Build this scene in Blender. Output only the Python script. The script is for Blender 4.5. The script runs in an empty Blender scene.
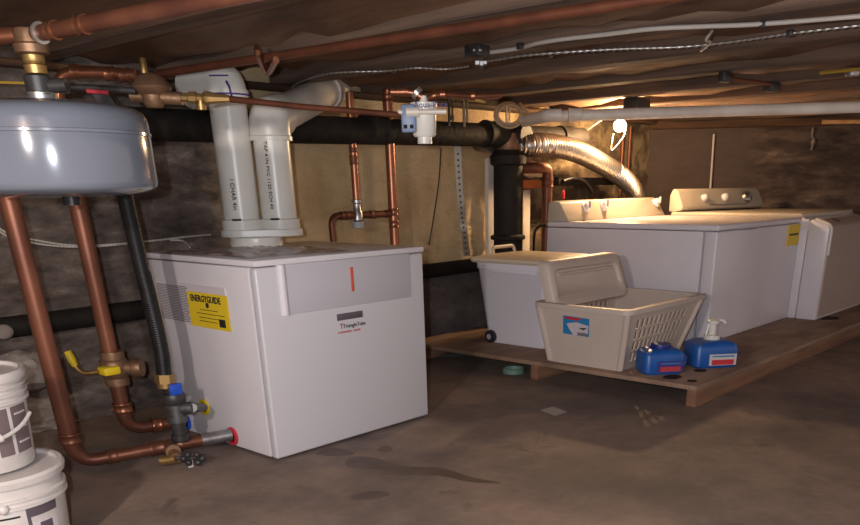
import bpy, bmesh, math, random
from mathutils import Vector, Matrix
random.seed(7)
C = bpy.context.scene.collection
V = Vector
PI = math.pi

# ---------------------------------------------------------------- camera model (860x525)
PX, PY, F, H = 478.3116, 541.8315, 790.6943, 1.3
def _dir(x, y):
    return V((x - PX, y - PY, F)).normalized()
AX, AY, AZ = _dir(1227, 177.0), _dir(-524, 198.6), -_dir(500, 2300)
EYE = V((0, 0, H))
def ray(x, y):
    d = V((x - PX, y - PY, F))
    return V((AX.dot(d), AY.dot(d), AZ.dot(d)))
def onz(x, y, z):
    r = ray(x, y); return EYE + r * ((z - H) / r.z)
def ony(x, y, a):
    r = ray(x, y); return EYE + r * (a / r.y)
def onx(x, y, a):
    r = ray(x, y); return EYE + r * (a / r.x)
def near(l, x, y):
    r = ray(x, y); return EYE + r * ((l[0] * r.x + l[1] * r.y) / (r.x ** 2 + r.y ** 2))
def depth(p):
    q = V(p) - EYE
    return AX.z * q.x + AY.z * q.y + AZ.z * q.z
def rad(p, half):
    return half * depth(p) / F
RIGHT = V((AX.x, AY.x, AZ.x)); RIGHT.z = 0; RIGHT.normalize()
TOWARD = V((-RIGHT.y, RIGHT.x, 0)) * -1      # horizontal, pointing back at the viewer

# ---------------------------------------------------------------- materials
def mat(name, col, rough=0.5, metal=0.0, col2=None, scale=6.0, bump=0.0, bscale=None, detail=6, coat=0.0,
        stretch=(1, 1, 1), lo=0.35, hi=0.65, emit=None, estr=0.0, alpha=1.0, trans=0.0, spec=0.5):
    m = bpy.data.materials.new(name); m.use_nodes = True
    nt = m.node_tree; b = nt.nodes['Principled BSDF']
    b.inputs['Base Color'].default_value = (*col, 1)
    b.inputs['Roughness'].default_value = rough
    b.inputs['Metallic'].default_value = metal
    b.inputs['Coat Weight'].default_value = coat
    b.inputs['Specular IOR Level'].default_value = spec
    b.inputs['Transmission Weight'].default_value = trans
    if emit:
        b.inputs['Emission Color'].default_value = (*emit, 1); b.inputs['Emission Strength'].default_value = estr
    tc = nt.nodes.new('ShaderNodeTexCoord'); mp = nt.nodes.new('ShaderNodeMapping')
    mp.inputs['Scale'].default_value = stretch
    nt.links.new(tc.outputs['Object'], mp.inputs['Vector'])
    if col2:
        n = nt.nodes.new('ShaderNodeTexNoise'); n.inputs['Scale'].default_value = scale; n.inputs['Detail'].default_value = detail
        nt.links.new(mp.outputs[0], n.inputs['Vector'])
        r = nt.nodes.new('ShaderNodeValToRGB')
        r.color_ramp.elements[0].position = lo; r.color_ramp.elements[1].position = hi
        r.color_ramp.elements[0].color = (*col, 1); r.color_ramp.elements[1].color = (*col2, 1)
        nt.links.new(n.outputs['Fac'], r.inputs['Fac']); nt.links.new(r.outputs['Color'], b.inputs['Base Color'])
    if bump:
        n2 = nt.nodes.new('ShaderNodeTexNoise'); n2.inputs['Scale'].default_value = bscale or scale; n2.inputs['Detail'].default_value = 8
        nt.links.new(mp.outputs[0], n2.inputs['Vector'])
        bp = nt.nodes.new('ShaderNodeBump'); bp.inputs['Strength'].default_value = bump; bp.inputs['Distance'].default_value = 0.03
        nt.links.new(n2.outputs['Fac'], bp.inputs['Height']); nt.links.new(bp.outputs['Normal'], b.inputs['Normal'])
    return m

def s(r, g, b):      # sRGB 0..255 to linear
    f = lambda c: (c / 255 / 12.92) if c / 255 <= 0.04045 else ((c / 255 + 0.055) / 1.055) ** 2.4
    return (f(r), f(g), f(b))

M = {}
M['boiler_white'] = mat('boiler_white', s(222, 218, 223), .38, col2=s(216, 212, 216), scale=1.5)
M['boiler_front'] = mat('boiler_front', s(208, 206, 212), .35)
M['boiler_grey'] = mat('boiler_grey', s(194, 192, 200), .4)
M['machine_white'] = mat('machine_white', s(232, 228, 236), .3, col2=s(226, 222, 230), scale=2)
M['machine_shade'] = mat('machine_white_shaded', s(190, 172, 164), .35)  # browner copy of machine_white, the front's dimmer light put into the colour
M['cream'] = mat('cream_plastic', s(198, 188, 172), .35)
M['bin_white'] = mat('bin_white', s(234, 232, 244), .4)
M['bin_lid'] = mat('bin_lid', s(220, 205, 184), .4)
M['basket'] = mat('basket_plastic', s(208, 194, 184), .45, col2=s(202, 188, 178), scale=3)
M['pvc'] = mat('pvc_white', s(232, 230, 222), .3, col2=s(222, 218, 211), scale=4)
M['pvc_dirty'] = mat('pvc_dull', s(236, 228, 218), .4, col2=s(214, 204, 194), scale=5)
M['copper'] = mat('copper', (.40, .165, .09), .34, .75, col2=(.26, .10, .055), scale=7, lo=.3, hi=.7)
M['copper_old'] = mat('copper_aged', (.27, .105, .06), .42, .6, col2=(.16, .06, .038), scale=5, stretch=(1, 1, .5))
M['copper_dark'] = mat('copper_tarnished', (.24, .085, .045), .5, .5, col2=(.15, .052, .03), scale=6)
M['brass'] = mat('brass', (.42, .27, .10), .42, .8, col2=(.4, .25, .1), scale=12)
M['bronze'] = mat('bronze', (.30, .18, .11), .5, .7, col2=(.22, .125, .07), scale=14, bump=.2)
M['solder'] = mat('solder', (.6, .57, .52), .35, .8)
M['steel'] = mat('galvanised', (.45, .45, .46), .38, .9, col2=(.3, .3, .31), scale=20)
M['dark_steel'] = mat('dark_steel', (.16, .16, .165), .45, .7, col2=(.1, .1, .1), scale=20)
M['aluminium'] = mat('aluminium_foil', (.48, .45, .42), .33, .95)
M['black_iron'] = mat('black_iron', (.035, .033, .035), .45, .3, col2=(.06, .055, .055), scale=20)
M['cast_iron'] = mat('cast_iron', (.012, .010, .009), .7, 0, col2=(.024, .019, .016), spec=.25, scale=5, bump=.3, bscale=18)
M['rubber'] = mat('black_rubber', (.008, .008, .009), .4, 0, spec=.3, col2=(.014, .014, .015), scale=20)
M['tank'] = mat('tank_enamel', s(112, 118, 130), .16, 0, col2=s(106, 112, 124), scale=3, coat=.4)
M['tank_seam'] = mat('tank_seam', s(84, 88, 98), .3)
M['yellow'] = mat('yellow_paint', s(226, 196, 30), .45)
M['label_yellow'] = mat('label_yellow', s(232, 200, 42), .5)
M['label_white'] = mat('label_white', s(208, 200, 204), .5)
M['ink'] = mat('ink_black', s(38, 34, 36), .6)
M['ink_grey'] = mat('ink_grey', s(126, 118, 124), .6)
M['ink_purple'] = mat('marker_purple', s(72, 50, 130), .6)
M['ink_red'] = mat('ink_red', s(196, 62, 52), .5)
M['orange_red'] = mat('orange_strip', s(214, 84, 58), .4)
M['plate'] = mat('plate_dark', s(92, 84, 92), .4)
M['blue'] = mat('blue_plastic', s(34, 96, 178), .35, col2=s(28, 84, 160), scale=4)
M['blue_cap'] = mat('blue_cap', s(20, 40, 120), .4)
M['blue_handle'] = mat('blue_handle', s(30, 80, 190), .4)
M['label_blue'] = mat('label_blue', s(40, 130, 190), .5)
M['label_red'] = mat('label_red', s(200, 50, 60), .5)
M['grey_blue'] = mat('grey_blue', s(120, 140, 170), .4)
M['grey_plastic'] = mat('grey_plastic', s(160, 158, 162), .45)
M['dark_plastic'] = mat('dark_plastic', s(40, 38, 44), .5)
M['red_tape'] = mat('red_tape', s(190, 60, 70), .5)
M['wood'] = mat('pallet_plywood', s(160, 132, 112), .75, col2=s(124, 100, 84), scale=3, bump=.15, bscale=30, stretch=(.6, 2, 1))
M['wood_edge'] = mat('pallet_lumber', s(140, 104, 80), .75, col2=s(112, 78, 60), scale=4, bump=.1, bscale=20, stretch=(.5, .5, 6))
M['board'] = mat('raw_board', s(214, 168, 118), .7, col2=s(196, 146, 98), scale=5, stretch=(.5, 4, 4))
M['board_orange'] = mat('orange_board', s(190, 104, 50), .7, col2=s(150, 80, 40), scale=6)
M['beam'] = mat('beam_wood', s(88, 62, 46), .85, col2=s(62, 44, 34), scale=3, bump=.2, bscale=12, stretch=(4, .4, 4))
M['sill'] = mat('sill_wood', s(96, 66, 44), .85, col2=s(52, 38, 30), scale=2.5, bump=.2, bscale=12, stretch=(.5, .5, 5))
M['joist'] = mat('joist_wood', s(118, 94, 78), .85, col2=s(86, 69, 58), scale=3, bump=.25, bscale=14, stretch=(5, .35, 5))
M['kraft'] = mat('kraft_paper', s(142, 106, 80), .6, col2=s(98, 75, 60), scale=1.6, bump=.8, bscale=3.2, stretch=(1.6, .6, 1))
M['wire'] = mat('white_wire', s(200, 192, 182), .5)
M['wire_dark'] = mat('dark_wire', s(60, 48, 44), .6)
M['wire_yellow'] = mat('yellow_wire', s(176, 140, 50), .5)
M['armor'] = mat('armoured_cable', (.6, .58, .55), .35, .8)
M['film'] = mat('plastic_film', s(196, 176, 170), .22, col2=s(150, 132, 126), scale=9, bump=.6, bscale=9)
M['bucket'] = mat('bucket_white', s(212, 206, 202), .4, col2=s(196, 190, 186), scale=5)
M['bucket_label'] = mat('bucket_label', s(112, 98, 98), .55)
M['debris'] = mat('mortar_debris', s(150, 140, 132), .95, col2=s(110, 100, 92), scale=8, bump=.6)
M['teal'] = mat('teal_plastic', s(104, 136, 124), .5)
M['paper'] = mat('paper', s(180, 172, 168), .7)
M['tape'] = mat('steel_strap', s(150, 140, 128), .5, .3)
M['spot'] = mat('dark_spill', s(62, 48, 40), .85, spec=.2)
M['clear'] = mat('clear_hose', s(200, 176, 140), .25, trans=.3)
M['bulb'] = mat('bulb_glow', (1, .8, .5), .4, emit=(1.0, .64, .32), estr=950)
M['porcelain'] = mat('porcelain', s(220, 210, 196), .3)
M['bag'] = mat('pale_bag', s(206, 186, 150), .5)

# walls, floor with more layered nodes -----------------------------------------------------
def ramp(nt, pts):
    r = nt.nodes.new('ShaderNodeValToRGB'); e = r.color_ramp.elements
    while len(e) < len(pts): e.new(.5)
    for i, (p, c) in enumerate(pts): e[i].position = p; e[i].color = (*c, 1)
    return r
def noise(nt, vec, scale, detail=6, dist=0.0, stretch=None):
    if stretch:
        mp = nt.nodes.new('ShaderNodeMapping'); mp.inputs['Scale'].default_value = stretch
        nt.links.new(vec, mp.inputs['Vector']); vec = mp.outputs[0]
    n = nt.nodes.new('ShaderNodeTexNoise'); n.inputs['Scale'].default_value = scale
    n.inputs['Detail'].default_value = detail + 3; n.inputs['Distortion'].default_value = dist * .4; n.inputs['Roughness'].default_value = .66
    nt.links.new(vec, n.inputs['Vector']); return n
def mix(nt, fac, a, b):
    m = nt.nodes.new('ShaderNodeMixRGB'); nt.links.new(fac, m.inputs[0]); nt.links.new(a, m.inputs[1]); nt.links.new(b, m.inputs[2]); return m
def maprange(nt, val, a, b, noise_=None, amt=0.0):
    if noise_:
        ad = nt.nodes.new('ShaderNodeMath'); ad.operation = 'MULTIPLY_ADD'; ad.inputs[1].default_value = amt
        nt.links.new(noise_, ad.inputs[0]); nt.links.new(val, ad.inputs[2]); val = ad.outputs[0]
    m = nt.nodes.new('ShaderNodeMapRange'); m.inputs['From Min'].default_value = a; m.inputs['From Max'].default_value = b
    nt.links.new(val, m.inputs['Value']); return m
def base(name, rough=.9):
    m = bpy.data.materials.new(name); m.use_nodes = True; nt = m.node_tree
    b = nt.nodes['Principled BSDF']; b.inputs['Roughness'].default_value = rough
    g = nt.nodes.new('ShaderNodeNewGeometry')
    return m, nt, b, g.outputs['Position']
def bumpn(nt, b, h, strength, dist=.05):
    bp = nt.nodes.new('ShaderNodeBump'); bp.inputs['Strength'].default_value = strength; bp.inputs['Distance'].default_value = dist
    nt.links.new(h, bp.inputs['Height']); nt.links.new(bp.outputs['Normal'], b.inputs['Normal'])

def back_wall_mat():
    m, nt, b, pos = base('foundation_wall')
    xyz = nt.nodes.new('ShaderNodeSeparateXYZ'); nt.links.new(pos, xyz.inputs[0])
    n1 = noise(nt, pos, 3.0, 10, .6, (1, 1, 2.6)); n2 = noise(nt, pos, 7, 8, .3, (1, 1, 2))
    stone = ramp(nt, [(.34, s(62, 52, 48)), (.46, s(96, 83, 76)), (.56, s(118, 104, 95)), (.68, s(164, 150, 140))])
    nt.links.new(n1.outputs['Fac'], stone.inputs['Fac'])
    plas = ramp(nt, [(.3, s(184, 154, 114)), (.5, s(216, 186, 142)), (.7, s(232, 206, 164))])
    n3 = noise(nt, pos, 1.4, 7, .4); nt.links.new(n3.outputs['Fac'], plas.inputs['Fac'])
    fx = maprange(nt, xyz.outputs['X'], 3.35, 3.75, n2.outputs['Fac'], .5)
    c1 = mix(nt, fx.outputs[0], stone.outputs[0], plas.outputs[0])
    # the bay right of the stack has mottled whitewashed rubble
    rub = ramp(nt, [(.35, s(54, 44, 38)), (.5, s(104, 88, 68)), (.62, s(156, 138, 104)), (.75, s(88, 74, 60))])
    n4 = noise(nt, pos, 3.1, 5, .8); nt.links.new(n4.outputs['Fac'], rub.inputs['Fac'])
    fr = maprange(nt, xyz.outputs['X'], 6.25, 6.45)
    c2 = mix(nt, fr.outputs[0], c1.outputs[0], rub.outputs[0])
    nt.links.new(c2.outputs[0], b.inputs['Base Color'])
    bumpn(nt, b, n1.outputs['Fac'], .7, .08)
    return m
M['wall_back'] = back_wall_mat()
def ledge_mat():
    m, nt, b, pos = base('dark_ledge')
    n1 = noise(nt, pos, 2.5, 9, .5, (1, 1, 2.2))
    r = ramp(nt, [(.35, s(78, 72, 72)), (.55, s(106, 99, 99)), (.75, s(134, 126, 124))])
    nt.links.new(n1.outputs['Fac'], r.inputs['Fac']); nt.links.new(r.outputs[0], b.inputs['Base Color'])
    bumpn(nt, b, n1.outputs['Fac'], .8, .08); return m
M['ledge'] = ledge_mat()
def dark_wall_mat():
    m, nt, b, pos = base('dark_stone_wall')
    xyz = nt.nodes.new('ShaderNodeSeparateXYZ'); nt.links.new(pos, xyz.inputs[0])
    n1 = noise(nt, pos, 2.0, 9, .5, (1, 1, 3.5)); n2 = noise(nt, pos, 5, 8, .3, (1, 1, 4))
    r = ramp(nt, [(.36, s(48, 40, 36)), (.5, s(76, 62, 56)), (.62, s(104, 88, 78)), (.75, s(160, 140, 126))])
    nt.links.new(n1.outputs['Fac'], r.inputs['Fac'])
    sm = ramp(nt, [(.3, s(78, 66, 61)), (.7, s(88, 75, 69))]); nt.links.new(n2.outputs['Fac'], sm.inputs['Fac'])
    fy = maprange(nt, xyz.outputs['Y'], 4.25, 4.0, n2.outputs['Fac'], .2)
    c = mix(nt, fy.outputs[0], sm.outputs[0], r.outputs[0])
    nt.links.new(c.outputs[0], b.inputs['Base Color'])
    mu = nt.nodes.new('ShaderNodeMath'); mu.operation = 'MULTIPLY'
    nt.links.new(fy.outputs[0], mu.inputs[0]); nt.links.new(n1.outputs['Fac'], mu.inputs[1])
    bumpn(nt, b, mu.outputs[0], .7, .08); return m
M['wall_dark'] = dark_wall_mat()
def floor_mat():
    m, nt, b, pos = base('concrete_floor', .72)
    n1 = noise(nt, pos, .9, 8, .4); n2 = noise(nt, pos, 6, 9, .2); n3 = noise(nt, pos, 2.6, 6, 1.2)
    r = ramp(nt, [(.34, s(104, 92, 86)), (.5, s(132, 115, 105)), (.66, s(162, 138, 122))])
    nt.links.new(n1.outputs['Fac'], r.inputs['Fac'])
    d = ramp(nt, [(.30, s(70, 60, 56)), (.38, s(255, 255, 255))]); nt.links.new(n3.outputs['Fac'], d.inputs['Fac'])
    mm = nt.nodes.new('ShaderNodeMixRGB'); mm.blend_type = 'MULTIPLY'; mm.inputs[0].default_value = .45
    nt.links.new(r.outputs[0], mm.inputs[1]); nt.links.new(d.outputs[0], mm.inputs[2])
    g = ramp(nt, [(.3, (.78, .78, .78)), (.7, (1.1, 1.1, 1.1))]); nt.links.new(n2.outputs['Fac'], g.inputs['Fac'])
    m2 = nt.nodes.new('ShaderNodeMixRGB'); m2.blend_type = 'MULTIPLY'; m2.inputs[0].default_value = 1
    nt.links.new(mm.outputs[0], m2.inputs[1]); nt.links.new(g.outputs[0], m2.inputs[2])
    nt.links.new(m2.outputs[0], b.inputs['Base Color'])
    bumpn(nt, b, n2.outputs['Fac'], .25, .02); return m
M['floor'] = floor_mat()

# ---------------------------------------------------------------- geometry
class B:
    def __init__(self): self.bm = bmesh.new()
    def raw(self, vs, fs):
        v = [self.bm.verts.new(p) for p in vs]
        for f in fs:
            try: self.bm.faces.new([v[i] for i in f])
            except ValueError: pass
        return self
    def box(self, a, b, bev=0.0, seg=2, rot=None, piv=None):
        x0, y0, z0 = [min(a[i], b[i]) for i in range(3)]; x1, y1, z1 = [max(a[i], b[i]) for i in range(3)]
        t = bmesh.new(); bmesh.ops.create_cube(t, size=1)
        for v in t.verts: v.co = V(((x0 + x1) / 2 + v.co.x * (x1 - x0), (y0 + y1) / 2 + v.co.y * (y1 - y0), (z0 + z1) / 2 + v.co.z * (z1 - z0)))
        if bev: bmesh.ops.bevel(t, geom=t.edges[:], offset=bev, segments=seg, profile=.5, affect='EDGES')
        if rot is not None:
            pv = V(piv) if piv is not None else V(((x0 + x1) / 2, (y0 + y1) / 2, (z0 + z1) / 2))
            for v in t.verts: v.co = rot @ (v.co - pv) + pv
        return self._add(t)
    def _add(self, t):
        t.verts.ensure_lookup_table(); t.verts.index_update()
        mp = [self.bm.verts.new(v.co) for v in t.verts]
        for f in t.faces: self.bm.faces.new([mp[v.index] for v in f.verts])
        t.free(); return self
    def hexa(self, bot, top, bev=0.0, seg=2):
        t = bmesh.new(); v = [t.verts.new(p) for p in list(bot) + list(top)]
        n = len(bot)
        t.faces.new(v[:n][::-1]); t.faces.new(v[n:])
        for i in range(n): t.faces.new([v[i], v[(i + 1) % n], v[n + (i + 1) % n], v[n + i]])
        bmesh.ops.recalc_face_normals(t, faces=t.faces)
        if bev: bmesh.ops.bevel(t, geom=t.edges[:], offset=bev, segments=seg, profile=.5, affect='EDGES')
        return self._add(t)
    def tube(self, pts, r, seg=16, caps=True, closed=False):
        pts = [V(p) for p in pts]
        q = [pts[0]]
        for p in pts[1:]:
            if (p - q[-1]).length > 1e-5: q.append(p)
        pts = q; n = len(pts)
        rs = r if isinstance(r, (list, tuple)) else [r] * n
        rings = []; nrm = None
        for i, p in enumerate(pts):
            if closed: t = pts[(i + 1) % n] - pts[i - 1]
            elif i == 0: t = pts[1] - p
            elif i == n - 1: t = p - pts[-2]
            else: t = (pts[i + 1] - p).normalized() + (p - pts[i - 1]).normalized()
            if t.length < 1e-9: t = V((0, 0, 1))
            t.normalize()
            if nrm is None:
                a = V((0, 0, 1)) if abs(t.z) < .9 else V((1, 0, 0)); nrm = t.cross(a).normalized()
            else:
                nrm = nrm - t * nrm.dot(t)
                nrm = nrm.normalized() if nrm.length > 1e-6 else t.orthogonal().normalized()
            bn = t.cross(nrm)
            rings.append([self.bm.verts.new(p + (nrm * math.cos(2 * PI * k / seg) + bn * math.sin(2 * PI * k / seg)) * rs[i]) for k in range(seg)])
        m = n if closed else n - 1
        for i in range(m):
            a, b = rings[i], rings[(i + 1) % n]
            for k in range(seg): self.bm.faces.new([a[k], a[(k + 1) % seg], b[(k + 1) % seg], b[k]])
        if caps and not closed:
            self.bm.faces.new(rings[0][::-1]); self.bm.faces.new(rings[-1])
        return self
    def cyl(self, a, b, r, seg=20): return self.tube([a, b], r, seg)
    def lathe(self, prof, c=(0, 0, 0), axis=(0, 0, 1), seg=32):
        """prof: list of (r, h) along axis from c"""
        ax = V(axis).normalized(); u = ax.orthogonal().normalized(); w = ax.cross(u); c = V(c); rings = []
        for r, h in prof:
            if r < 1e-6: rings.append([self.bm.verts.new(c + ax * h)])
            else: rings.append([self.bm.verts.new(c + ax * h + (u * math.cos(2 * PI * k / seg) + w * math.sin(2 * PI * k / seg)) * r) for k in range(seg)])
        for a, b in zip(rings, rings[1:]):
            for k in range(seg):
                k2 = (k + 1) % seg
                f = [a[k % len(a)], a[k2 % len(a)], b[k2 % len(b)], b[k % len(b)]]
                f2 = []
                for v in f:
                    if v not in f2: f2.append(v)
                if len(f2) > 2: self.bm.faces.new(f2)
        for r_ in (rings[0], rings[-1]):
            if len(r_) > 1: self.bm.faces.new(r_)
        return self
    def prism(self, poly, ext, bev=0.0):
        ext = V(ext); a = [V(p) for p in poly]; return self.hexa(a, [p + ext for p in a], bev)
    def sphere(self, c, r, seg=16, sc=(1, 1, 1)):
        t = bmesh.new(); bmesh.ops.create_uvsphere(t, u_segments=seg, v_segments=seg // 2 + 2, radius=1)
        for v in t.verts: v.co = V(c) + V((v.co.x * r * sc[0], v.co.y * r * sc[1], v.co.z * r * sc[2]))
        return self._add(t)

def wloc(o):
    l = V((0, 0, 0))
    while o is not None: l = l + o.location; o = o.parent
    return l
def obj(name, b, m, parent=None, smooth=True, angle=40):
    bm = b.bm
    bmesh.ops.recalc_face_normals(bm, faces=bm.faces)
    if smooth:
        for f in bm.faces: f.smooth = True
        lim = math.radians(angle)
        for e in bm.edges:
            if len(e.link_faces) == 2 and e.calc_face_angle(0) > lim: e.smooth = False
    me = bpy.data.meshes.new(name); o = bpy.data.objects.new(name, me); C.objects.link(o)
    if parent is None:
        xs = [v.co.x for v in bm.verts]; ys = [v.co.y for v in bm.verts]; zs = [v.co.z for v in bm.verts]
        off = V(((min(xs) + max(xs)) / 2, (min(ys) + max(ys)) / 2, min(zs))); o.location = off
    else:
        o.parent = parent; off = wloc(parent)
    for v in bm.verts: v.co -= off
    bm.to_mesh(me); bm.free(); me.materials.append(M[m] if isinstance(m, str) else m)
    return o
def thing(name, label, cat, loc, group=None):
    o = bpy.data.objects.new(name, None); C.objects.link(o); o.empty_display_size = .05; o.location = V(loc)
    return tag(o, label, cat, group)
def tag(o, label, cat, group=None):
    o['label'] = label; o['category'] = cat
    if group: o['group'] = group
    return o
def struct(name, b, m, **k):
    o = obj(name, b, m, **k); o['kind'] = 'structure'; return o
def text(name, body, size, origin, xdir, ydir, m, parent, ext=.0006, align='LEFT', sx=1.0, bold=0):
    cu = bpy.data.curves.new(name, 'FONT'); cu.body = body; cu.size = size; cu.extrude = ext; cu.align_x = align; cu.resolution_u = 2; cu.offset = bold
    t = bpy.data.objects.new(name, cu); C.objects.link(t)
    bpy.context.view_layer.update()
    me = bpy.data.meshes.new_from_object(t.evaluated_get(bpy.context.evaluated_depsgraph_get()))
    bpy.data.objects.remove(t); bpy.data.curves.remove(cu)
    X = V(xdir).normalized(); Y = V(ydir).normalized(); Zd = X.cross(Y)
    o = bpy.data.objects.new(name, me); C.objects.link(o); me.name = name
    o.parent = parent; off = wloc(parent) if parent else V()
    for v in me.vertices: v.co = V(origin) + X * v.co.x * sx + Y * v.co.y + Zd * v.co.z - off
    me.materials.clear(); me.materials.append(M[m])
    return o
def fil(pts, r, n=7):
    """round the corners of a polyline"""
    pts = [V(p) for p in pts]; out = [pts[0]]
    for i in range(1, len(pts) - 1):
        a, b, c = pts[i - 1], pts[i], pts[i + 1]
        d1 = (a - b); d2 = (c - b); k = min(r, d1.length * .48, d2.length * .48)
        p0 = b + d1.normalized() * k; p2 = b + d2.normalized() * k
        for j in range(n + 1):
            t = j / n; out.append(p0 * (1 - t) ** 2 + b * 2 * t * (1 - t) + p2 * t * t)
    out.append(pts[-1]); return out
def spline(pts, n=8):
    pts = [V(p) for p in pts]; P = [pts[0] * 2 - pts[1]] + pts + [pts[-1] * 2 - pts[-2]]; out = []
    for i in range(1, len(P) - 2):
        a, b, c, d = P[i - 1:i + 3]
        for j in range(n):
            t = j / n
            out.append(.5 * ((2 * b) + (c - a) * t + (2 * a - 5 * b + 4 * c - d) * t * t + (3 * b - a - 3 * c + d) * t ** 3))
    out.append(pts[-1]); return out
def couple(b, p, d, r, ln):
    """a soldered sleeve around a pipe with raised lips"""
    p = V(p); d = V(d).normalized()
    b.lathe([(r * 1.0, -ln / 2), (r * 1.16, -ln / 2), (r * 1.2, -ln / 2 + ln * .1), (r * 1.12, -ln / 2 + ln * .2), (r * 1.12, ln / 2 - ln * .2), (r * 1.2, ln / 2 - ln * .1), (r * 1.16, ln / 2), (r * 1.0, ln / 2)], p, d, 20)

# ================================================================= THE SETTING
CE = 1.93          # underside of the joists
YW = 5.005
corner = ony(650, 127, YW); DW = V((9.879, 3.119, 0)) - V((8.757, 5.005, 0)); DW.normalize()
b = B(); b.raw([(-3, -1.5, 0), (13, -1.5, 0), (13, 7, 0), (-3, 7, 0), (-3, -1.5, -.1), (13, -1.5, -.1), (13, 7, -.1), (-3, 7, -.1)], [(0, 1, 2, 3), (4, 5, 6, 7), (0, 1, 5, 4), (1, 2, 6, 5), (2, 3, 7, 6), (3, 0, 4, 7)])
struct('floor', b, 'floor', smooth=False)
# back wall, slightly uneven face
def wall_mesh(p0, d, L, z0, z1, nrm, nx, nz, amp, th=.25):
    b = B(); p0 = V(p0); d = V(d); nrm = V(nrm); rnd = random.Random(3); vs = []
    for j in range(nz + 1):
        for i in range(nx + 1):
            a = amp * (rnd.random() - .5)
            vs.append(p0 + d * (L * i / nx) + V((0, 0, z0 + (z1 - z0) * j / nz)) + nrm * a)
    fs = [(j * (nx + 1) + i, j * (nx + 1) + i + 1, (j + 1) * (nx + 1) + i + 1, (j + 1) * (nx + 1) + i) for j in range(nz) for i in range(nx)]
    b.raw(vs, fs)
    q = [p0, p0 + d * L, p0 + d * L - nrm * th, p0 - nrm * th]
    b.hexa([v + V((0, 0, z0)) - nrm * .03 for v in q], [v + V((0, 0, z1)) - nrm * .03 for v in q])
    return b
struct('wall_back', wall_mesh((-3, YW, 0), (1, 0, 0), 3 + corner.x, 0, 2.1, (0, -1, 0), 110, 24, .035), 'wall_back', angle=180)
nd = V((-abs(DW.y), -abs(DW.x), 0)).normalized()
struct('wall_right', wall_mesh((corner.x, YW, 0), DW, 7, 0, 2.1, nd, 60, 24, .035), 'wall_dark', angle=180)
# dark lower ledge of the back wall
b = B()
lx0 = 2.9
vs = []; rnd = random.Random(5); nx = 40
for i in range(nx + 1):
    x = lx0 + (8.6 - lx0) * i / nx
    for (y, z) in ((YW, .60), (YW - .05, .57), (YW - .09, .4), (YW - .12, .15), (YW - .16, -.02)):
        vs.append((x, y - .02 * rnd.random(), z + .03 * (rnd.random() - .5) if z > 0 else z))
b.raw(vs, [(i * 5 + k, (i + 1) * 5 + k, (i + 1) * 5 + k + 1, i * 5 + k + 1) for i in range(nx) for k in range(4)])
struct('trim_1', b, 'ledge', angle=180)
# ceiling: kraft-faced insulation between joists
b = B(); vs = []; nx, ny = 120, 40; rnd = random.Random(11)
for j in range(ny + 1):
    for i in range(nx + 1):
        vs.append((-3 + 16 * i / nx, -1.5 + 8.5 * j / ny, 1.965 + .05 * rnd.random() + .02 * math.sin(9 * j / ny + i * .4)))
b.raw(vs, [(j * (nx + 1) + i, j * (nx + 1) + i + 1, (j + 1) * (nx + 1) + i + 1, (j + 1) * (nx + 1) + i) for j in range(ny) for i in range(nx)])
b.box((-3, -1.5, 2.1), (13, 7, 2.2))
struct('ceiling', b, 'kraft', angle=180)
JX = []
x = .55
while x < 10.6: JX.append(x); x += .80
for i, x in enumerate(JX):
    b = B(); b.box((x - .075, -1.3, CE), (x + .075, YW - .02, 2.08), .008, 1)
    struct('trim_%d' % (i + 2), b, 'joist', smooth=False)
nt_ = len(JX) + 2
b = B(); b.box((-3, YW - .12, 1.895), (corner.x - .05, YW + .05, CE), .01, 1)
struct('trim_%d' % nt_, b, 'sill', smooth=False)
q0 = V((corner.x, YW, 0)) + nd * .1; q1 = q0 + DW * 6
b = B(); b.hexa([(q0.x, q0.y, 1.85), (q1.x, q1.y, 1.85), (q1.x + .25, q1.y + .1, 1.85), (q0.x + .25, q0.y + .1, 1.85)], [(q0.x, q0.y, CE), (q1.x, q1.y, CE), (q1.x + .25, q1.y + .1, CE), (q0.x + .25, q0.y + .1, CE)], .01, 1)
struct('trim_%d' % (nt_ + 1), b, 'sill', smooth=False)

# ================================================================= BOILER
BX0, BY0, BX1, BY1, BZ0, BZ1 = 2.291, 3.37, 3.425, 4.369, .012, .992
t = thing('boiler', 'large white cabinet boiler with yellow energy label and grey control panel', 'boiler', ((BX0 + BX1) / 2, (BY0 + BY1) / 2, 0))
b = B(); b.box((BX0 + .002, BY0 + .06, BZ0), (BX1 - .002, BY1, BZ1 - .035), .008)
body = obj('cabinet_body', b, 'boiler_white', t)
b = B(); b.box((BX0, BY0 - .002, BZ0), (BX1, BY0 + .05, BZ1 - .035), .012, 3)
front = obj('front_panel', b, 'boiler_front', t)
b = B(); b.box((BX0 - .004, BY0 - .008, BZ1 - .03), (BX1 + .006, BY1 + .004, BZ1), .008)
obj('top_panel', b, 'boiler_white', t)
f = lambda px, py: ony(px, py, BY0 - .002)
a0, a1, a2, a3 = f(274, 268), f(285, 315), f(411, 297), f(408, 251)
xL, xR, zb, zt = (a0.x + a1.x) / 2, (a2.x + a3.x) / 2, (a1.z + a2.z) / 2, (a0.z + a3.z) / 2
b = B(); b.box((xL + .02, BY0 - .010, zb), (xR, BY0 + .01, zt), .004)
cp = obj('control_panel', b, 'boiler_grey', t)
b = B(); b.tube([(xL + .02, BY0 - .001, zb), (xL + .02, BY0 - .001, zt)], .022, 16)
o = obj('panel_grip', b, 'boiler_white', t)
p0, p1 = f(350, 267), f(354, 291)
b = B(); b.box((p0.x - .008, BY0 - .016, p1.z), (p0.x + .008, BY0 - .01, p0.z), .002)
obj('status_strip', b, 'orange_red', cp)
p0, p1 = f(337, 319), f(362, 312)
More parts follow.
